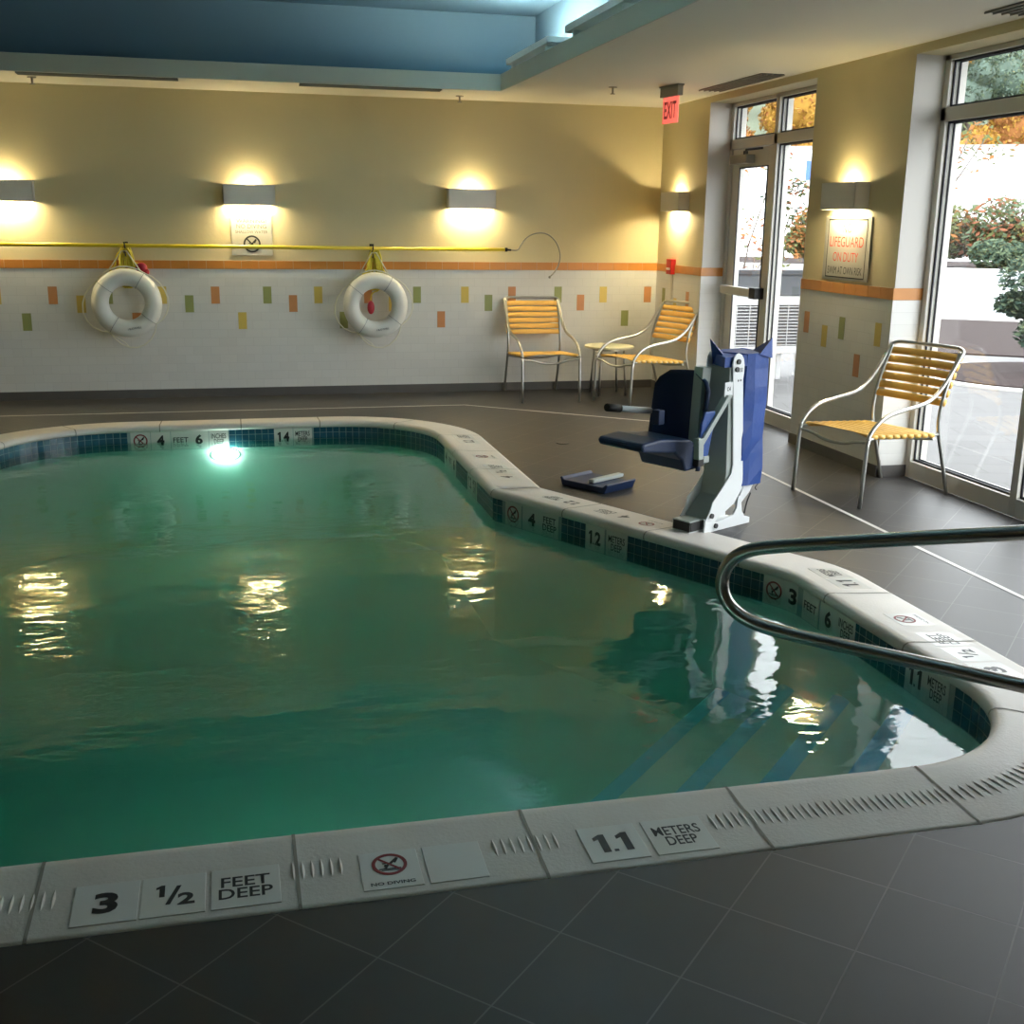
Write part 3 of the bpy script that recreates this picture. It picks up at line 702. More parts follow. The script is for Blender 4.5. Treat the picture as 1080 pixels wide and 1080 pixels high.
# cove strip lights on the tray ledge
for i, y in enumerate((-1.15, -2.85, -4.55, -6.25, -7.95)):
    y1 = y; y0 = y-1.25
    o = empty('strip_light', (-1.725, (y0+y1)/2, ZF+.01), 0, ['white strip light on the blue tray ledge, farthest of the row', 'white strip light on the blue tray ledge, second from the far end', 'white strip light on the tray ledge above the seat lift', 'white strip light on the tray ledge above the handrail', 'white strip light on the tray ledge, nearest'][i], 'light', 'strip lights on the tray ledge')
    l = (y1-y0)/2; m = MB(); m.box((-.07, -l+.1, 0), (.07, -l+.14, .04)); m.box((-.07, l-.14, 0), (.07, l-.1, .04)); m.box((-.09, -l, .036), (.09, l, .046)); m.box((-.092, -l, .036), (-.085, l, .08)); m.box((.085, -l, .036), (.092, l, .08)); m.box((-.09, -l, .036), (.09, -l+.006, .08)); m.box((-.09, l-.006, .036), (.09, l, .08)); m.build('housing', LWHITE, o)
    m = MB(); m.tube([(0, -l+.03, .066), (0, l-.03, .066)], .014, 8); m.build('tube_lamp', STRIPL, o)
# ------------------------------------------------------------------ rescue pole and hook
pole = empty('rescue_pole', (0, -.10, 0), 0, 'long yellow pole with thin metal hook hung along the back wall', 'rescue pole')
zp = lambda x: 1.35+(-.012*(x+5.9)/4.4 if x > -5.9 else 0)
m = MB(); m.tube([(XL+.15, 0, 1.353), (-1.56, 0, 1.335)], .016, 12); m.build('pole', YPOLE, pole)
m = MB(); m.tube([(-1.56, 0, 1.335), (-1.535, 0, 1.335)], .018, 10); m.tube([(-1.535, 0, 1.334), (-1.50, 0, 1.332)], .009, 8); m.build('pole_cap', LCAP, pole)
m = MB(); m.tube(smoothpath([(x, 0, z) for x, z in [(-1.51, 1.332), (-1.436, 1.326), (-1.409, 1.374), (-1.364, 1.435), (-1.309, 1.475), (-1.218, 1.498), (-1.125, 1.475), (-1.052, 1.40), (-1.015, 1.30), (-1.024, 1.215), (-1.07, 1.131), (-1.116, 1.087)]]), .0065, 8)
m.ball((-1.118, 0, 1.085), .014, n=8); m.build('hook', mat('dull_hook_metal', (.28, .27, .22), .4, .6), pole)
for x in (-4.945, -2.795, -6.9):
    lb = {-4.945: 'black wall hook above the left ring buoy', -2.795: 'black wall hook above the right ring buoy', -6.9: 'black wall hook holding the far left of the pole'}[x]
    m = MB(); m.box((-.02, -.006, -.09), (.02, 0, .03)); m.tube([(0, 0, -.02), (0, -.075, -.02), (0, -.12, -.015), (0, -.13, .03)], .006, 8); m.tube([(0, 0, -.07), (0, -.06, -.09), (0, -.09, -.085), (0, -.095, -.055)], .006, 8)
    o = m.build('wall_hook', LCAP, None, loc=(x, 0, 1.345)); tag(o, lb, 'hook', 'wall hooks holding the pole')
# ------------------------------------------------------------------ ring buoys
def torus(mb, c, Rm, r, n=48, k=16):
    c = Vector(c); vs = []; fs = []
    for i in range(n):
        a = 2*PI*i/n
        for j in range(k):
            b = 2*PI*j/k; rr = Rm+r*math.cos(b); vs.append(c+Vector((rr*math.cos(a), r*.85*math.sin(b), rr*math.sin(a))))
    for i in range(n):
        for j in range(k): fs.append((i*k+j, i*k+(j+1) % k, ((i+1) % n)*k+(j+1) % k, ((i+1) % n)*k+j))
    mb.add(vs, fs, 0, True)
def buoy(x, z, label, ang0):
    o = empty('ring_buoy', (x, -.155, z), 0, label, 'ring buoy', 'white ring buoys on the back wall')
    m = MB(); torus(m, (0, 0, 0), .222, .074); rg_ = m.build('ring', BUOY, o)
    angs = [math.radians(a) for a in (58, 142, 238, 322)]
    for a in angs:
        s_ = MB(); d_ = Vector((math.cos(a), 0, math.sin(a))); t_ = Vector((-math.sin(a), 0, math.cos(a))); pts = []
        path = [d_*(.222+.0765*math.cos(b))+Vector((0, .0665*math.sin(b), 0)) for b in [2*PI*i/20 for i in range(20)]]
        s_.tube(path, .0025, 6, closed=True); s_.build('strap', STRAPG, rg_)
    # grab line draped round the outside, loose between the straps
    P = []
    for i in range(4):
        a0 = angs[i]; a1 = angs[(i+1) % 4]+(2*PI if i == 3 else 0)
        for j in range(8):
            t = j/8; a = a0+(a1-a0)*t; rr = .300+.05*math.sin(PI*t)*(1.5 if i in (1, 2) and True else (.25 if i == 0 else 1.0))
            P.append(Vector((rr*math.cos(a), .02, rr*math.sin(a)-(.02*math.sin(PI*t) if i != 0 else 0))))
    s_ = MB(); s_.tube(P, .006, 6, closed=True); s_.build('grab_line', ROPE, o)
    s_ = MB(); s_.tube([(-.15, .03, .26), (-.02, .055, 1.30-z), (.02, .055, 1.30-z), (.13, .03, .27)], .0055, 6); s_.build('hanging_line', ROPE, o)
    s_ = MB(); s_.tube([(-.2, .03, -.24), (-.10, .05, -.31), (-.04, .06, -.35), (.0, .06, -.40)], .004, 6); s_.build('loose_line', ROPE, o)
    lt = MB(); a = math.radians(285); c_ = Vector((.222*math.cos(a), -.0640, .222*math.sin(a))); q_ = math.radians(15)
    flat_text('lettering', 'I BUOYWELL', c_, (math.cos(q_*.6), 0, math.sin(q_*.6)), (-math.sin(q_*.6), 0, math.cos(q_*.6)), .115, .016, .001, BLACKT, rg_, .01)
    return o
buoy(-4.955, .858, 'white ring buoy at left, under the pole hook with a red float behind', 0)
buoy(-2.785, .832, 'white ring buoy nearer the chairs, red float showing inside its hole', 0)
def throw_rope(x, z, label, flip):
    o = empty('throw_rope', (x, -.055, z), 0, label, 'throw rope', 'yellow throw ropes behind the buoys')
    m = MB(); rnd = random.Random(3+flip)
    for i in range(9):
        w = .06+.065*rnd.random(); h = .10+.09*rnd.random(); dx = rnd.uniform(-.04, .04); yy = rnd.uniform(-.012, .022)
        m.tube([Vector((dx+w*math.cos(a)*(1 if math.sin(a) < 0 else .45), yy, -.13+h*math.sin(a)-(.02 if math.sin(a) < 0 else 0))) for a in [2*PI*k/18 for k in range(18)]], .0075, 7, closed=True)
    m.build('rope_coil', YROPE, o)
    if flip:
        m = MB(); m.tube(smoothpath([(.05, 0, -.2), (.06, 0, -.33), (-.02, 0, -.35), (-.035, -.01, -.42)]), .006, 7); m.build('rope_tail', YROPE, o)
        m = MB(); m.ball((-.035, -.03, -.485), .034, .03, .062, n=14); m.build('float', RFLOAT, o)
    else:
        m = MB(); m.tube(smoothpath([(.05, 0, -.1), (.11, 0, -.12), (.14, 0, -.14)]), .006, 7); m.build('rope_tail', YROPE, o)
        m = MB(); m.ball((.135, -.02, -.155), .05, .035, .045, n=14); m.ball((.17, -.02, -.19), .03, .03, .03, n=12); m.build('float', RFLOAT, o)
throw_rope(-4.955, 1.31, 'coil of yellow rope with red float behind the left ring buoy', 0)
throw_rope(-2.785, 1.29, 'coil of yellow rope with red float behind the right ring buoy', 1)
# ------------------------------------------------------------------ chairs
def make_chair(label):
    """local x = across, y = from front feet towards the back, z up"""
    o = empty('patio_chair', (0, 0, 0), 0, label, 'chair', 'yellow strap patio chairs')
    hw = .27; r = .0125
    side = [(.02, .40), (.04, .44), (.09, .49), (.16, .53), (.28, .553), (.45, .575), (.53, .60), (.61, .66), (.68, .745), (.755, .85), (.775, .873)]
    L_ = [Vector((-hw, y, z)) for y, z in side]; R_ = [Vector((hw, y, z)) for y, z in side[::-1]]
    arc = [Vector((-hw+.03, .785, .888)), Vector((-hw+.07, .787, .892)), Vector((hw-.07, .787, .892)), Vector((hw-.03, .785, .888))]
    m = MB(); m.tube(smoothpath(L_+arc+R_, 1), r, 10); m.build('arm_frame', ALU, o)
    for sx in (-1, 1):
        m = MB(); m.tube([(sx*hw, 0, 0), (sx*hw, .01, .15), (sx*hw, .018, .36), (sx*hw, .03, .425)], r, 10); m.build('leg', ALU, o)
        m = MB(); m.tube(smoothpath([(sx*(hw-.012), .77, 0), (sx*(hw-.012), .70, .22), (sx*(hw-.014), .635, .40), (sx*(hw-.014), .63, .50), (sx*(hw-.014), .665, .66), (sx*(hw-.014), .765, .87)], 2), r*.95, 10); m.build('leg', ALU, o)
        m = MB(); m.tube([(sx*(hw-.004), .03, .40), (sx*(hw-.02), .10, .405), (sx*(hw-.02), .55, .375), (sx*(hw-.014), .645, .385)], .011, 8); m.build('seat_rail', ALU, o)
    m = MB(); m.tube(smoothpath([(-hw, .025, .385), (-hw*.6, .03, .375), (-hw*.3, .035, .345), (hw*.3, .035, .345), (hw*.6, .03, .375), (hw, .025, .385)], 2), .010, 8); m.build('stretcher', ALU, o)
    m = MB(); m.tube(smoothpath([(-hw+.01, .60, .36), (-hw*.3, .59, .335), (hw*.3, .59, .335), (hw-.01, .60, .36)], 2), .010, 8); m.build('stretcher', ALU, o)
    def strap(p, d, hwid, wid, name):
        """band across x centred at p (y, z), width direction d in the y-z plane, wrapped over the rails"""
        d = Vector((0, *d)).normalized(); nn = Vector((1, 0, 0)).cross(d); s_ = MB(); c = Vector((0, *p)); n_ = 9; t = .014
        sec = []
        for x_, k in [(-hwid, 0), (-hwid*.9, 1), (-hwid*.45, 1.0), (0, 1.0), (hwid*.45, 1), (hwid*.9, 1), (hwid, 0)]:
            for a in range(8):
                b = 2*PI*a/8; sec.append(c+Vector((x_, 0, 0))+d*(wid/2)*max(-1, min(1, 1.25*math.cos(b)))+nn*(.0145 if abs(x_) > hwid*.8 else .002)*math.sin(b)*(1 if k or True else 0)+nn*(.012 if abs(x_) < hwid*.8 else 0))
        fs = []
        for i in range(6):
            for a in range(8): fs.append((i*8+a, i*8+(a+1) % 8, (i+1)*8+(a+1) % 8, (i+1)*8+a))
        fs += [tuple(range(8)), tuple(range(48, 56))]
        s_.add(sec, fs, 0, True); s_.build(name, YSTRAP, o)
    for i in range(9):
        t = i/8; y = .085+.49*t; z = .412-.030*t; strap((y, z), (1, -.06), hw-.004, .050, 'seat_strap')
    for i in range(6):
        t = i/5; y = .655+.105*t; z = .575+.26*t; strap((y, z), (.105, .26), hw-.002, .046, 'back_strap')
    return o
def dup(root, label):
    r = root.copy(); COL.objects.link(r); r['label'] = label
    for ch in list(root.children):
        c = ch.copy(); COL.objects.link(c); c.parent = r
    return r
def place(o, fl, fr):
    """fl/fr: floor points of the two front feet; back lies to the left of fl->fr... """
    fl = Vector(fl); fr = Vector(fr); c = (fl+fr)/2; d = (fr-fl).normalized(); o.location = (c.x, c.y, 0); o.rotation_euler = (0, 0, math.atan2(d.y, d.x))
ch = make_chair('yellow strap chair with metal frame facing the pool, left of the small table')
place(ch, (-1.545, -.80), (-1.005, -.80))
c2 = dup(ch, 'yellow strap chair with metal frame turned sideways by the corner, right of the small table'); place(c2, (-.885, -.80), (-.70, -1.245))
c2.location = (-.775, -1.02, 0); c2.rotation_euler = (0, 0, math.radians(-72)+0)
c3 = dup(ch, 'yellow strap chair with metal frame standing before the large window'); place(c3, (-.662, -4.435), (-.631, -4.953))
c3.rotation_euler = (0, 0, math.radians(-73)); c3.location = (-.645, -4.69, 0)
# side table
tb = empty('side_table', (-.60, -.40, 0), 0, 'small round cream side table between the two chairs at the back wall', 'table')
m = MB(); m.tube([(0, 0, .445), (0, 0, .465)], .235, 36); m.build('table_top', TABLEM, tb, bevel=.004)
m = MB(); m.ring((0, 0, .425), .15, .165, 24, (1, 0, 0), (0, 1, 0), (0, 0, 1), .018); m.build('support_ring', ALU, tb)
for a in (225, 315, 45, 135):
    a = math.radians(a); m = MB(); m.tube([(.155*math.cos(a), .155*math.sin(a), .445), (.19*math.cos(a), .19*math.sin(a), 0)], .0115, 8); m.build('leg', ALU, tb)
# ------------------------------------------------------------------ stair handrail
hr = empty('pool_handrail', (-2.4, -7.2, 0), -PI/4, 'looped stainless steel handrail over the pool steps', 'handrail')
m = MB(); m.tube(smoothpath([(1.95, 0, .0), (1.95, 0, .40), (1.94, 0, .80), (1.84, 0, .90), (1.65, 0, .87), (.90, 0, .70), (.50, 0, .615), (.14, 0, .535), (.04, 0, .505), (-.02, 0, .46), (-.045, 0, .40), (-.045, 0, .345), (-.015, 0, .29), (.05, 0, .25), (.16, 0, .232), (.43, 0, .225), (1.0, 0, .215), (1.36, 0, .20), (1.50, 0, .14), (1.52, 0, .0)], 2), .0242, 18)
m.build('rail', STEEL, hr)
for x in (1.95, 1.52):
    m = MB(); m.tube([(x, 0, .0), (x, 0, .012), (x, 0, .022)], [.06, .055, .034], 20); m.build('escutcheon', STEEL, hr)
# ------------------------------------------------------------------ pool lift
ang = math.atan2(.458, .889)
lf = empty('pool_lift', (-1.65, -5.28, 0), ang, 'white and grey pool seat lift with blue chair standing at the pool edge', 'pool lift')
ex_, ez_, ey_ = (1, 0, 0), (0, 0, 1), (0, 1, 0)
def plate(name, poly, w0, w1, m_, bev=.002, hole=None):
    mb = MB(); mb.prism(poly, (0, 0, 0), ex_, ez_, ey_, w0, w1); return mb.build(name, m_, lf, bevel=bev)
P1 = [(-.043, .0), (-.034, .067), (.001, .114), (.020, .163), (.093, .230), (.160, .298), (.172, .347), (.128, .811), (.118, .887), (.124, .918), (.142, .938), (.165, .944), (.190, .934), (.208, .912), (.217, .878), (.217, .839), (.212, .805), (.262, .284), (.264, .205), (.20, .13), (.06, .062)]
P2 = [(-.043, .0), (.345, .0), (.345, .032), (.30, .045), (.275, .075), (.258, .165), (.236, .165), (.225, .10), (.20, .067), (.046, .046), (-.03, .06)]
plate('side_plate', P1, 0, .008, LWHITE); plate('foot_plate', P2, -.001, .012, LWHITE)
plate('side_plate', P1, .17, .178, LWHITE); plate('foot_plate', P2, .166, .179, LWHITE)
m = MB(); m.box((-.13, .03, .0), (.345, .16, .012)); m.build('base_plate', LWHITE, lf, bevel=.002)
m = MB(); m.box((-.125, .03, .012), (-.01, .15, .072)); m.build('base_tube', LGREY, lf, bevel=.004)
m = MB(); m.box((-.127, .028, .018), (-.122, .142, .066)); m.box((-.118, .026, .018), (-.016, .031, .066)); m.build('tube_cap', LCAP, lf)
plate('mast', [(.108, .870), (.205, .865), (.20, .35), (.235, .24), (.13, .12), (.02, .06), (-.01, .07), (.11, .18), (.13, .30)], .012, .166, LGREY, .004)
for x_, z_ in ((.160, .90), (.150, .86), (.012, .09), (.05, .03)):
    m = MB(); m.tube([(x_, -.010, z_), (x_, 0, z_)], .014, 8); m.build('bolt', DARKM, lf)
lb_ = MB(); lb_.box((.048, -.012, .722), (.113, -.004, .80)); lb_.build('label_plate', LWHITE, lf)
for a_, b_ in (('C4', (.08, -.0125, .765)),): flat_text('lettering', a_, b_, ex_, ez_, .03, .022, .0006, DARKM, lf)
flat_text('lettering', 'III\nIII', (.185, -.0003, .855), ex_, ez_, .03, .022, .0006, DARKM, lf)
flat_text('lettering', '- -', (.18, -.0003, .80), ex_, ez_, .03, .01, .0006, DARKM, lf)
m = MB(); m.prism([(.062, .735), (.10, .735), (-.125, .485), (-.165, .485)], (0, 0, 0), ex_, ez_, ey_, -.03, .01); m.build('lift_arm', LGREY, lf, bevel=.004)
m = MB(); m.prism([(-.168, .53), (-.125, .53), (-.122, .42), (-.160, .42)], (0, 0, 0), ex_, ez_, ey_, -.035, .0); m.build('arm_post', LGREY, lf, bevel=.003)
m = MB(); m.prism([(-.161, .42), (-.121, .42), (-.121, .385), (-.161, .385)], (0, 0, 0), ex_, ez_, ey_, -.036, .001); m.build('arm_end_cap', LCAP, lf)
m = MB(); m.prism([(.0, .872), (.07, .868), (.03, .45), (-.06, .35), (-.10, .35), (-.02, .48)], (0, 0, 0), ex_, ez_, ey_, .10, .16); m.build('seat_bracket', LGREY, lf, bevel=.003)
# chair shell of the lift: curved blue backrest and seat (facing the pool, -x)
bk = MB(); rows = []
for i in range(13):
    t = i/12; z = .335+.50*t; xb = .055+.03*t; wd = .215 if t < .82 else .215-.11*((t-.82)/.18)**2
    row = []
    for j in range(13):
        q_ = -1+2*j/12; cur = .13*(abs(q_)**2.2)*(1-.3*t)
        row.append((xb-cur, .235+wd*.84*q_, z))
    rows.append(row)
vs_ = [p for r_ in rows for p in r_]+[(p[0]+.02, p[1]+(.012 if j > 6 else -.012 if j < 6 else 0), p[2]) for r_ in rows for j, p in enumerate(r_)]
n_ = 13; fs_ = []
for i in range(12):
    for j in range(12):
        a = i*13+j; fs_.append((a, a+1, a+14, a+13)); b = a+169; fs_.append((b, b+13, b+14, b+1))
for i in range(12): fs_.append((i*13, i*13+13, i*13+182, i*13+169)); a = i*13+12; fs_.append((a, a+169, a+182, a+13))
for j in range(12): fs_.append((j, j+169, j+170, j+1)); a = 156+j; fs_.append((a, a+1, a+170, a+169))
bk.add(vs_, fs_, 0, True); bk.build('backrest', LBLUE, lf)
sp_ = [(-.46, .475), (-.475, .500), (-.46, .520), (-.33, .530), (-.10, .505), (.02, .43), (.05, .36), (-.02, .34), (-.13, .335), (-.16, .40), (-.22, .445)]
m = MB(); m.prism(sp_, (0, 0, 0), ex_, ez_, ey_, .075, .39); m.build('seat', LBLUE, lf, bevel=.018)
m = MB(); m.prism([(-.145, .39), (-.06, .43), (-.02, .62), (-.02, .66), (-.10, .66), (-.125, .60)], (0, 0, 0), ex_, ez_, ey_, -.015, .0); m.build('side_panel', mat('blue_panel', (.02, .07, .27), .35), lf, bevel=.005)
m = MB(); m.box((-.26, .16, .585), (-.215, .21, .66)); m.build('arm_hinge', LBLUE, lf, bevel=.004)
m = MB(); m.box((-.105, -.022, .395), (-.06, -.014, .43)); m.build('buckle', LGREY, lf, bevel=.003)
for w_ in (.40,):
    m = MB(); m.tube([(-.06, w_, .61), (-.30, w_, .645)], .017, 12); ar_ = m.build('armrest', LWHITE, lf)
    m = MB(); m.tube([(-.30, w_, .645), (-.40, w_, .66)], .021, 12); m.build('armrest_grip', LCAP, ar_)
# battery pack behind the mast under a blue vinyl cover with two peaked corners
m = MB(); rows = []
cov = MB(); X0c, X1c, Y0c, Y1c = .235, .43, -.005, .20
def cpt(s_, z): # perimeter
    return None
per = [(.215, .03), (.235, .0), (.30, -.01), (.42, -.005), (.435, .02), (.44, .10), (.435, .19), (.41, .21), (.30, .215), (.225, .21), (.21, .18)]
nz = 9; zs = [.215+.72*i/(nz-1) for i in range(nz)]
rnd = random.Random(5); vs_ = []
for i, z in enumerate(zs):
    for x_, y_ in per:
        jx = rnd.uniform(-.006, .006); jy = rnd.uniform(-.007, .007); vs_.append((x_+jx+.0*z, y_+jy, z+rnd.uniform(-.004, .004)))
k_ = len(per); fs_ = [(i*k_+j, i*k_+(j+1) % k_, (i+1)*k_+(j+1) % k_, (i+1)*k_+j) for i in range(nz-1) for j in range(k_)]
fs_.append(tuple((nz-1)*k_+j for j in range(k_))); fs_.append(tuple(range(k_))[::-1])
cov.add(vs_, fs_, 0, False)
# top drape across the mast plus corner peaks
cov.add([(.075, .02, .872), (.24, .0, .93), (.435, -.01, .935), (.435, .20, .935), (.26, .205, .935), (.17, .19, .93), (.17, .19, .872), (.075, .02, .925), (.24, .0, .872), (.26, .19, .872)],
        [(7, 5, 4, 1), (1, 4, 3, 2), (0, 6, 5, 7), (0, 7, 1, 8), (6, 9, 4, 5), (0, 8, 9, 6)], 0)
cov.add([(.435, -.005, 1.01), (.32, -.015, .93), (.44, -.01, .90), (.425, .12, .93)], [(0, 1, 2), (0, 2, 3), (0, 3, 1), (1, 3, 2)], 0)
cov.add([(.115, .16, 1.01), (.15, .16, .875), (.20, .14, .935), (.13, .08, .93)], [(0, 1, 2), (0, 2, 3), (0, 3, 1), (1, 3, 2)], 0)
co = cov.build('battery_cover', LCOV, lf)
m = MB(); m.prism([(.30, .215), (.39, .215), (.36, .17), (.31, .13), (.27, .10), (.27, .15)], (0, 0, 0), ex_, ez_, ey_, .02, .15); m.build('battery_bracket', LWHITE, lf, bevel=.004)
m = MB(); m.tube(smoothpath([(.45, .05, .215), (.475, .05, .195), (.44, .05, .175), (.46, .05, .16)]), .003, 6); m.tube(smoothpath([(.34, .0, .17), (.31, .0, .12), (.295, .0, .06)]), .004, 6); m.build('cable', LCAP, lf)
# footrest tray of the lift, set down on the deck
ft = empty('lift_footrest', (-1.90, -4.12, 0), math.radians(32), 'dark blue footrest tray with grey bar lying on the deck beside the seat lift', 'footrest')
m = MB(); m.prism([(-.17, 0), (.17, 0), (.19, .05), (.175, .055), (.155, .038), (-.155, .038), (-.18, .06), (-.195, .055)], (0, 0, 0), (0, 1, 0), (0, 0, 1), (1, 0, 0), -.14, .14); m.build('tray', LBLUE, ft, bevel=.004)
m = MB(); m.box((-.10, -.055, .040), (.19, -.01, .062)); m.build('bar', LGREY, ft, bevel=.004)
# stains / deck anchor plates
m = MB(); m.tube([(0, 0, 0), (0, 0, .004)], .05, 16); an = m.build('deck_anchor', DARKM, None, loc=(-1.72, -2.72, 0)); tag(an, 'small dark round anchor cover in the deck behind the lift', 'anchor')
# ------------------------------------------------------------------ underwater lamp
pl = empty('underwater_lamp', (-4.17, -1.595, -.225), 0, 'bright round lamp underwater in the far pool wall', 'light')
m = MB(); m.ring((0, -.012, 0), .105, .125, 28, (1, 0, 0), (0, 0, .45), (0, -1, 0), .012); m.build('lamp_rim', STEEL, pl)
m = MB(); m.ball((0, -.01, 0), .10, .012, .042, n=24); m.build('lens', PLAMP, pl)
pl2 = empty('underwater_lamp', (-3.9, -7.955, -.38), PI, 'underwater lamp in the near pool wall, hidden below the near coping', 'light')
m = MB(); m.ring((0, -.012, 0), .105, .125, 28, (1, 0, 0), (0, 0, .45), (0, -1, 0), .012); m.build('lamp_rim', STEEL, pl2)
m = MB(); m.ball((0, -.01, 0), .10, .012, .042, n=24); m.build('lens', mat('pool_lamp_lens_dim', (1, 1, 1), .3, emis=(.85, 1.0, 1.0), es=POOL_E*.5), pl2)
# ------------------------------------------------------------------ outside
rnd = random.Random(11)
PAVE = brickmat('stone_pavers', (.075, .072, .072), (.09, .087, .087), (.045, .043, .04), 'XY', .6, .3, .006, .7, .5, .3, noise=.2)
MULCH = mat('mulch', (.036, .026, .025), .95, spec=.1, noise=.5, nscale=14, bump=.8, bscale=18)
ROAD = mat('pale_asphalt', (.27, .28, .29), .85, noise=.06, nscale=1); CURB = mat('concrete_curb', (.5, .49, .47), .8)
m = MB(); m.box((TH, -30, -.14), (60, 40, -.04)); struct(m.build('patio', PAVE))
def ell(name, cx, cy, rx, ry, m_, z0, z1, rot=0, kind='structure'):
    mb = MB(); P = []
    for i in range(40):
        a = 2*PI*i/40; x_ = rx*math.cos(a); y_ = ry*math.sin(a); P.append((cx+x_*math.cos(rot)-y_*math.sin(rot), cy+x_*math.sin(rot)+y_*math.cos(rot)))
    mb.prism(P, (0, 0, 0), (1, 0, 0), (0, 1, 0), (0, 0, 1), z0, z1); o = mb.build(name, m_); o['kind'] = kind; return o
# mulch bed beyond the paved path, road, curb and far verge, laid square to the line of sight through the window
dv = Vector((.56, .83, 0)); sv = Vector((.83, -.56, 0))
def strip(name, d0, d1, m_, z0, z1, s0_=-14, s1_=30):
    mb = MB(); C0 = Vector((CAMP.x, CAMP.y, 0)); P = [C0+dv*d0+sv*s0_, C0+dv*d0+sv*s1_, C0+dv*d1+sv*s1_, C0+dv*d1+sv*s0_]
    mb.prism([(p.x, p.y) for p in P], (0, 0, 0), (1, 0, 0), (0, 1, 0), (0, 0, 1), z0, z1); return struct(mb.build(name, m_))
strip('mulch_bed', 16.2, 22.2, MULCH, -.13, -.02); strip('curb_stone', 22.2, 22.5, CURB, -.13, .02); strip('road', 22.5, 52, ROAD, -.12, -.03, -40, 60)
strip('road_line', 31, 31.5, CURB, -.1, -.025, -40, 60); strip('curb_stone', 47, 47.6, CURB, -.12, .08, -40, 60); strip('far_verge', 47.6, 60, MULCH, -.12, 0, -40, 80)
ell('round_bed_edge', 4.9, .25, 1.55, 1.35, CURB, -.13, -.015); ell('round_mulch_bed', 4.9, .25, 1.42, 1.22, MULCH, -.13, .0)
# leaves and bushes
def leafmat(name, col, var=.35): return mat(name, tuple(c*.52 for c in col), .85, noise=var, nscale=3, spec=.15)
LG = leafmat('olive_leaves', (.15, .17, .06)); LD = leafmat('dark_evergreen', (.055, .10, .07)); LO = leafmat('orange_leaves', (.42, .17, .05)); LY = leafmat('golden_leaves', (.55, .30, .05)); LM = leafmat('muted_green', (.16, .22, .13)); LR = leafmat('russet_leaves', (.35, .13, .07)); BARK = mat('bark', (.10, .075, .06), .9)
def leaves(mb, c, rx, ry, rz, n, size, mis, shell=.5):
    c = Vector(c)
    for _ in range(n):
        while True:
            p = Vector((rnd.uniform(-1, 1), rnd.uniform(-1, 1), rnd.uniform(-1, 1)))
            if shell < p.length <= 1: break
        p = c+Vector((p.x*rx, p.y*ry, p.z*rz)); d = Vector((rnd.gauss(0, 1), rnd.gauss(0, 1), rnd.gauss(0, 1))).normalized(); e = d.orthogonal().normalized()
        s_ = size*rnd.uniform(.6, 1.3); mb.add([p-d*s_, p+e*s_*.42, p+d*s_, p-e*s_*.42], [(0, 1, 2, 3)], rnd.choice(mis))
def bush(name, loc, blobs, mats_, label, cat, group=None, n=700, size=.05, stems=5, h=1.0, shell=.3):
    o = empty(name, loc, 0, label, cat, group); mb = MB(); st = MB()
    for (c, r, f_) in blobs:
        leaves(mb, c, r, r, r*f_, n, size, list(range(len(mats_))), shell)
    for i in range(stems):
        c, r, f_ = blobs[i % len(blobs)]; mid = Vector((c[0]*.4+rnd.uniform(-.08, .08), c[1]*.4+rnd.uniform(-.08, .08), c[2]*.5))
        st.tube([(rnd.uniform(-.04, .04), rnd.uniform(-.04, .04), 0), mid, (c[0]+rnd.uniform(-r, r)*.4, c[1]+rnd.uniform(-r, r)*.4, c[2]+r*f_*.5)], [.02*h, .014*h, .005*h], 6)
    mb.build('foliage', mats_, o); st.build('stem', BARK, o); return o
# evergreen shrub in the round bed
bush('evergreen_shrub', (5.25, .55, 0), [((0, 0, .75), .62, .9), ((-.42, .1, 1.05), .42, .7), ((.4, -.1, 1.1), .5, .8), ((-.30, -.1, .45), .38, .7), ((.1, 0, 1.4), .4, .8), ((-.55, .2, .75), .25, .6)], [LD, LD, LM], 'dark evergreen shrub growing in the round mulch bed outside', 'shrub', None, 900, .05, 8)
C0 = Vector((CAMP.x, CAMP.y, 0))
def at(d, s_): p = C0+dv*d+sv*s_; return (p.x, p.y, 0)
# loose small tree reaching over the road edge
tr_ = bush('ornamental_tree', at(20.5, -.9), [((0, 0, 2.2), .8, .8), ((.9, 0, 2.6), .7, .6), ((1.7, .1, 2.9), .6, .5), ((-.4, 0, 3.0), .6, .7), ((.3, 0, 1.5), .7, .6), ((1.1, 0, 3.2), .6, .5)], [LG, LG, LO], 'thin tree with olive and orange leaves beyond the large window', 'tree', None, 90, .07, 9, 1.8, .1)
for i, (s_, hh, mm) in enumerate([(-2.5, 1.6, [LG, LM]), (-.2, 1.9, [LG, LG, LO]), (2.2, 2.1, [LG, LR, LM]), (4.6, 1.9, [LM, LG]), (7.0, 2.4, [LG, LO]), (-5.2, 1.8, [LO, LG])]):
    bush('hedge_shrub', at(50.9, s_*.95), [((0, 0, hh*.75), hh*.72, .85), ((-.75, 0, hh*.5), hh*.45, .8), ((.8, .2, hh*.55), hh*.45, .9)], mm, ['olive shrub across the road, behind the window frame', 'olive and orange shrub across the road, second from the left', 'olive and russet shrub across the road', 'muted green shrub across the road at the right', 'tall autumn shrub across the road, rightmost', 'orange shrub across the road, hidden behind the pillar'][i], 'shrub', 'autumn shrubs across the road', 1500, .16, 5, 2)
for i, s_ in enumerate((-1.5, 1.6, 4.8)):
    bush('low_dark_shrub', at(48.5, s_*1.1), [((0, 0, .6), .85, .7), ((1.2, 0, .5), .8, .7)], [LD, LM], ['low dark shrub at the far curb, leftmost', 'low dark shrub at the far curb, middle', 'low dark shrub at the far curb, rightmost'][i], 'shrub', 'low shrubs at the far curb', 1100, .12, 3)
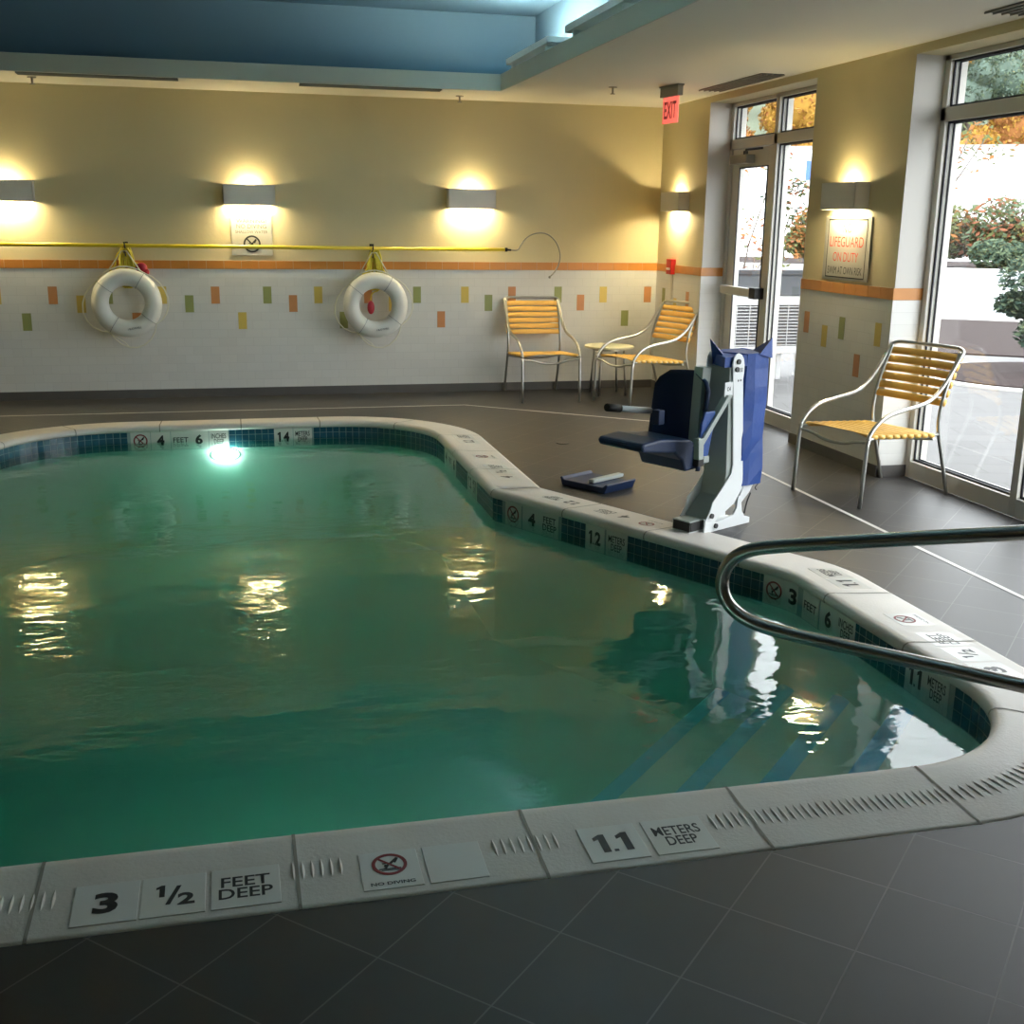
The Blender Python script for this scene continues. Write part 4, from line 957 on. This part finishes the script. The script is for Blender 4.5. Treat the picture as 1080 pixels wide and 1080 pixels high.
# trees seen through the door: russet shrub beyond the patio
bush('russet_shrub', (3.4, 5.6, 0), [((0, 0, 1.5), .55, .8), ((.6, 0, 1.2), .5, .6), ((-.4, 0, 2.3), .5, .7), ((.5, .1, 2.6), .5, .6), ((.0, .1, .8), .5, .5)], [LO, LG, LR], 'sparse shrub with russet leaves seen through the glass door', 'shrub', None, 80, .06, 8, 1, .1)
# reddish steel posts outside the large window
POST = mat('red_brown_post', (.14, .055, .05), .6)
m = MB(); m.box((-.05, -.05, -.05), (.05, .05, 1.02)); po = m.build('bollard', POST, None, bevel=.006, loc=(2.10, -.62, 0)); tag(po, 'short red brown post standing outside by the window frame', 'post')
m = MB(); m.box((-.07, -.07, -.05), (.07, .07, 3.4)); po = m.build('canopy_post', POST, None, bevel=.006, loc=(2.18, -.28, 0)); tag(po, 'tall red brown post outside, half hidden by the window frame', 'post')
# air conditioning unit on a stand with planter above
ac = empty('air_conditioner', (1.55, .62, -.04), 0, 'white louvred air conditioning unit on legs outside the glass door', 'air conditioner')
ACW = mat('unit_white', (.42, .42, .42), .5)
m = MB()
m.box((-.55, -.02, .80), (.60, .36, .90)); m.box((-.55, -.02, .28), (.60, .36, .36)); m.box((-.55, -.02, .28), (-.44, .36, .9)); m.box((.50, -.02, .28), (.60, .36, .9)); m.build('casing', ACW, ac, bevel=.005)
m = MB(); m.box((-.45, .02, .34), (.52, .34, .82)); m.build('coil', mat('coil_grey', (.09, .085, .09), .7), ac)
for i in range(13):
    m = MB(); z = .37+.034*i; m.box((-.44, -.012, z), (.5, .0, z+.009)); m.build('louvre', ACW, ac)
for i in range(7):
    m = MB(); x_ = -.40+.15*i; m.box((x_, -.016, .36), (x_+.008, -.010, .80)); m.build('guard_bar', ACW, ac)
for x_ in (-.45, .15, .5):
    for y_ in (.04, .30):
        m = MB(); m.box((x_-.025, y_-.02, -.10), (x_+.025, y_+.02, .28)); m.build('leg', ACW, ac)
pt = empty('planter', (1.55, .62, .86), 0, 'dark grey rectangular planter on top of the air conditioning unit', 'planter')
m = MB(); m.box((-.56, -.03, 0), (.62, .34, .25)); m.build('box', mat('slate_grey', (.055, .06, .07), .6, noise=.3), pt, bevel=.006)
m = MB(); m.box((-.60, -.05, .22), (.66, .36, .27)); m.build('rim', mat('slate_rim', (.035, .038, .045), .6), pt, bevel=.006)
bush('planter_shrub', (1.62, .78, 1.12), [((.05, 0, .30), .22, .9), ((.15, 0, .60), .20, .9), ((-.02, 0, .75), .15, .8), ((.2, 0, .85), .14, .8)], [LD, LG, LG, LR], 'leafy shrub growing from the dark planter outside', 'shrub', None, 130, .035, 7, .6, .1)
m = MB(); m.ball((0, 0, 0), .035, .012, .085, n=16); dd = m.build('oval_ornament', mat('dark_olive_disc', (.05, .05, .03), .6), None, loc=(1.655, .66, 1.29)); tag(dd, 'dark oval disc standing in front of the planter shrub', 'ornament')
m = MB(); m.tube([(0, 0, -.17), (0, 0, -.07)], .004, 6); m.build('stake', DARKM, dd)
# white building beyond the road
wbd = empty('white_building', at(64, 3), math.atan2(sv.y, sv.x), 'long white flat-roofed building across the road', 'building')
m = MB(); m.box((-26, 0, 0), (34, 8, 5.45)); m.build('facade', mat('white_render', (.85, .85, .85), .8), wbd)
m = MB(); m.box((-26.2, -.2, 5.45), (34.2, 8.2, 5.62)); m.build('parapet', mat('roof_grey', (.30, .29, .28), .8), wbd)
m = MB(); m.box((-10.2, -.12, 3.9), (-9.2, 0, 4.9)); m.build('blue_sign', mat('blue_sign', (.05, .12, .42), .5), wbd)
# wooded hillside
hill = MB(); N_ = 24
for i in range(N_+1):
    for j in range(9):
        s_ = -70+180*i/N_; d_ = 76+j*13; p = C0+dv*d_+sv*s_; z = -1+24*(1-math.exp(-j*.40))+1.5*math.sin(i*.9+j); hill.v.append((p.x, p.y, z))
for i in range(N_):
    for j in range(8): a = i*9+j; hill.f.append([a, a+1, a+10, a+9]); hill.m.append(0); hill.sm.append(True)
struct(hill.build('hillside', mat('hill_green', (.12, .14, .09), .9, noise=.3, nscale=.2)))
def crown(mats_, name_label):
    o = empty('hillside_tree', (0, 0, 0), 0, name_label, 'tree', None); mb = MB()
    for c, r in (((0, 0, 4.2), 2.3), ((1.3, .3, 3.2), 1.6), ((-1.3, -.2, 3.3), 1.7), ((.2, 1, 5.6), 1.4), ((-.5, -1, 5.0), 1.5)):
        leaves(mb, c, r, r, r*.95, 620, .21, list(range(len(mats_))), .7)
        mb.ball(c, r*.80, n=10)
    mb.build('crown', mats_, o); t = MB(); t.tube([(0, 0, -1), (0, 0, 3)], [.3, .15], 6); t.build('trunk', BARK, o); return o
kinds = [('golden tree on the wooded hillside behind the white building', [LY, LY, LO]), ('muted green tree on the wooded hillside behind the white building', [LM, LM, LG]), ('orange tree on the wooded hillside behind the white building', [LO, LY]), ('grey green tree on the wooded hillside behind the white building', [leafmat('greygreen', (.17, .24, .19)), LM])]
protos = [crown(k[1], k[0]) for k in kinds]; used = [False]*4
def hz(i_s, d_): j = (d_-76)/13; i_ = (i_s+70)*N_/180; return -1+24*(1-math.exp(-j*.40))+1.5*math.sin(i_*.9+j)
rnd2 = random.Random(21)
for row, d_ in enumerate((80, 86, 93, 101, 110, 120)):
    for q_ in range(9):
        s_ = -18+(q_+.5*(row % 2))*4.7+rnd2.uniform(-.4, .4); 
        kk = rnd2.choices([0, 1, 2, 3], [5, 1, 3, 1] if row < 2 else [1, 4, .5, 4] if row < 5 else [3, 2, 2, 2])[0]
        o = protos[kk] if not used[kk] else dup(protos[kk], kinds[kk][0]); used[kk] = True
        p = C0+dv*d_+sv*s_; o.location = (p.x, p.y, hz(s_, d_)-.8); sc = rnd2.uniform(.74, .86); o.scale = (sc, sc, sc); o.rotation_euler = (0, 0, rnd2.uniform(0, 6))
        o['group'] = ['golden', 'muted green', 'orange', 'grey green'][kk]+' trees on the hillside'
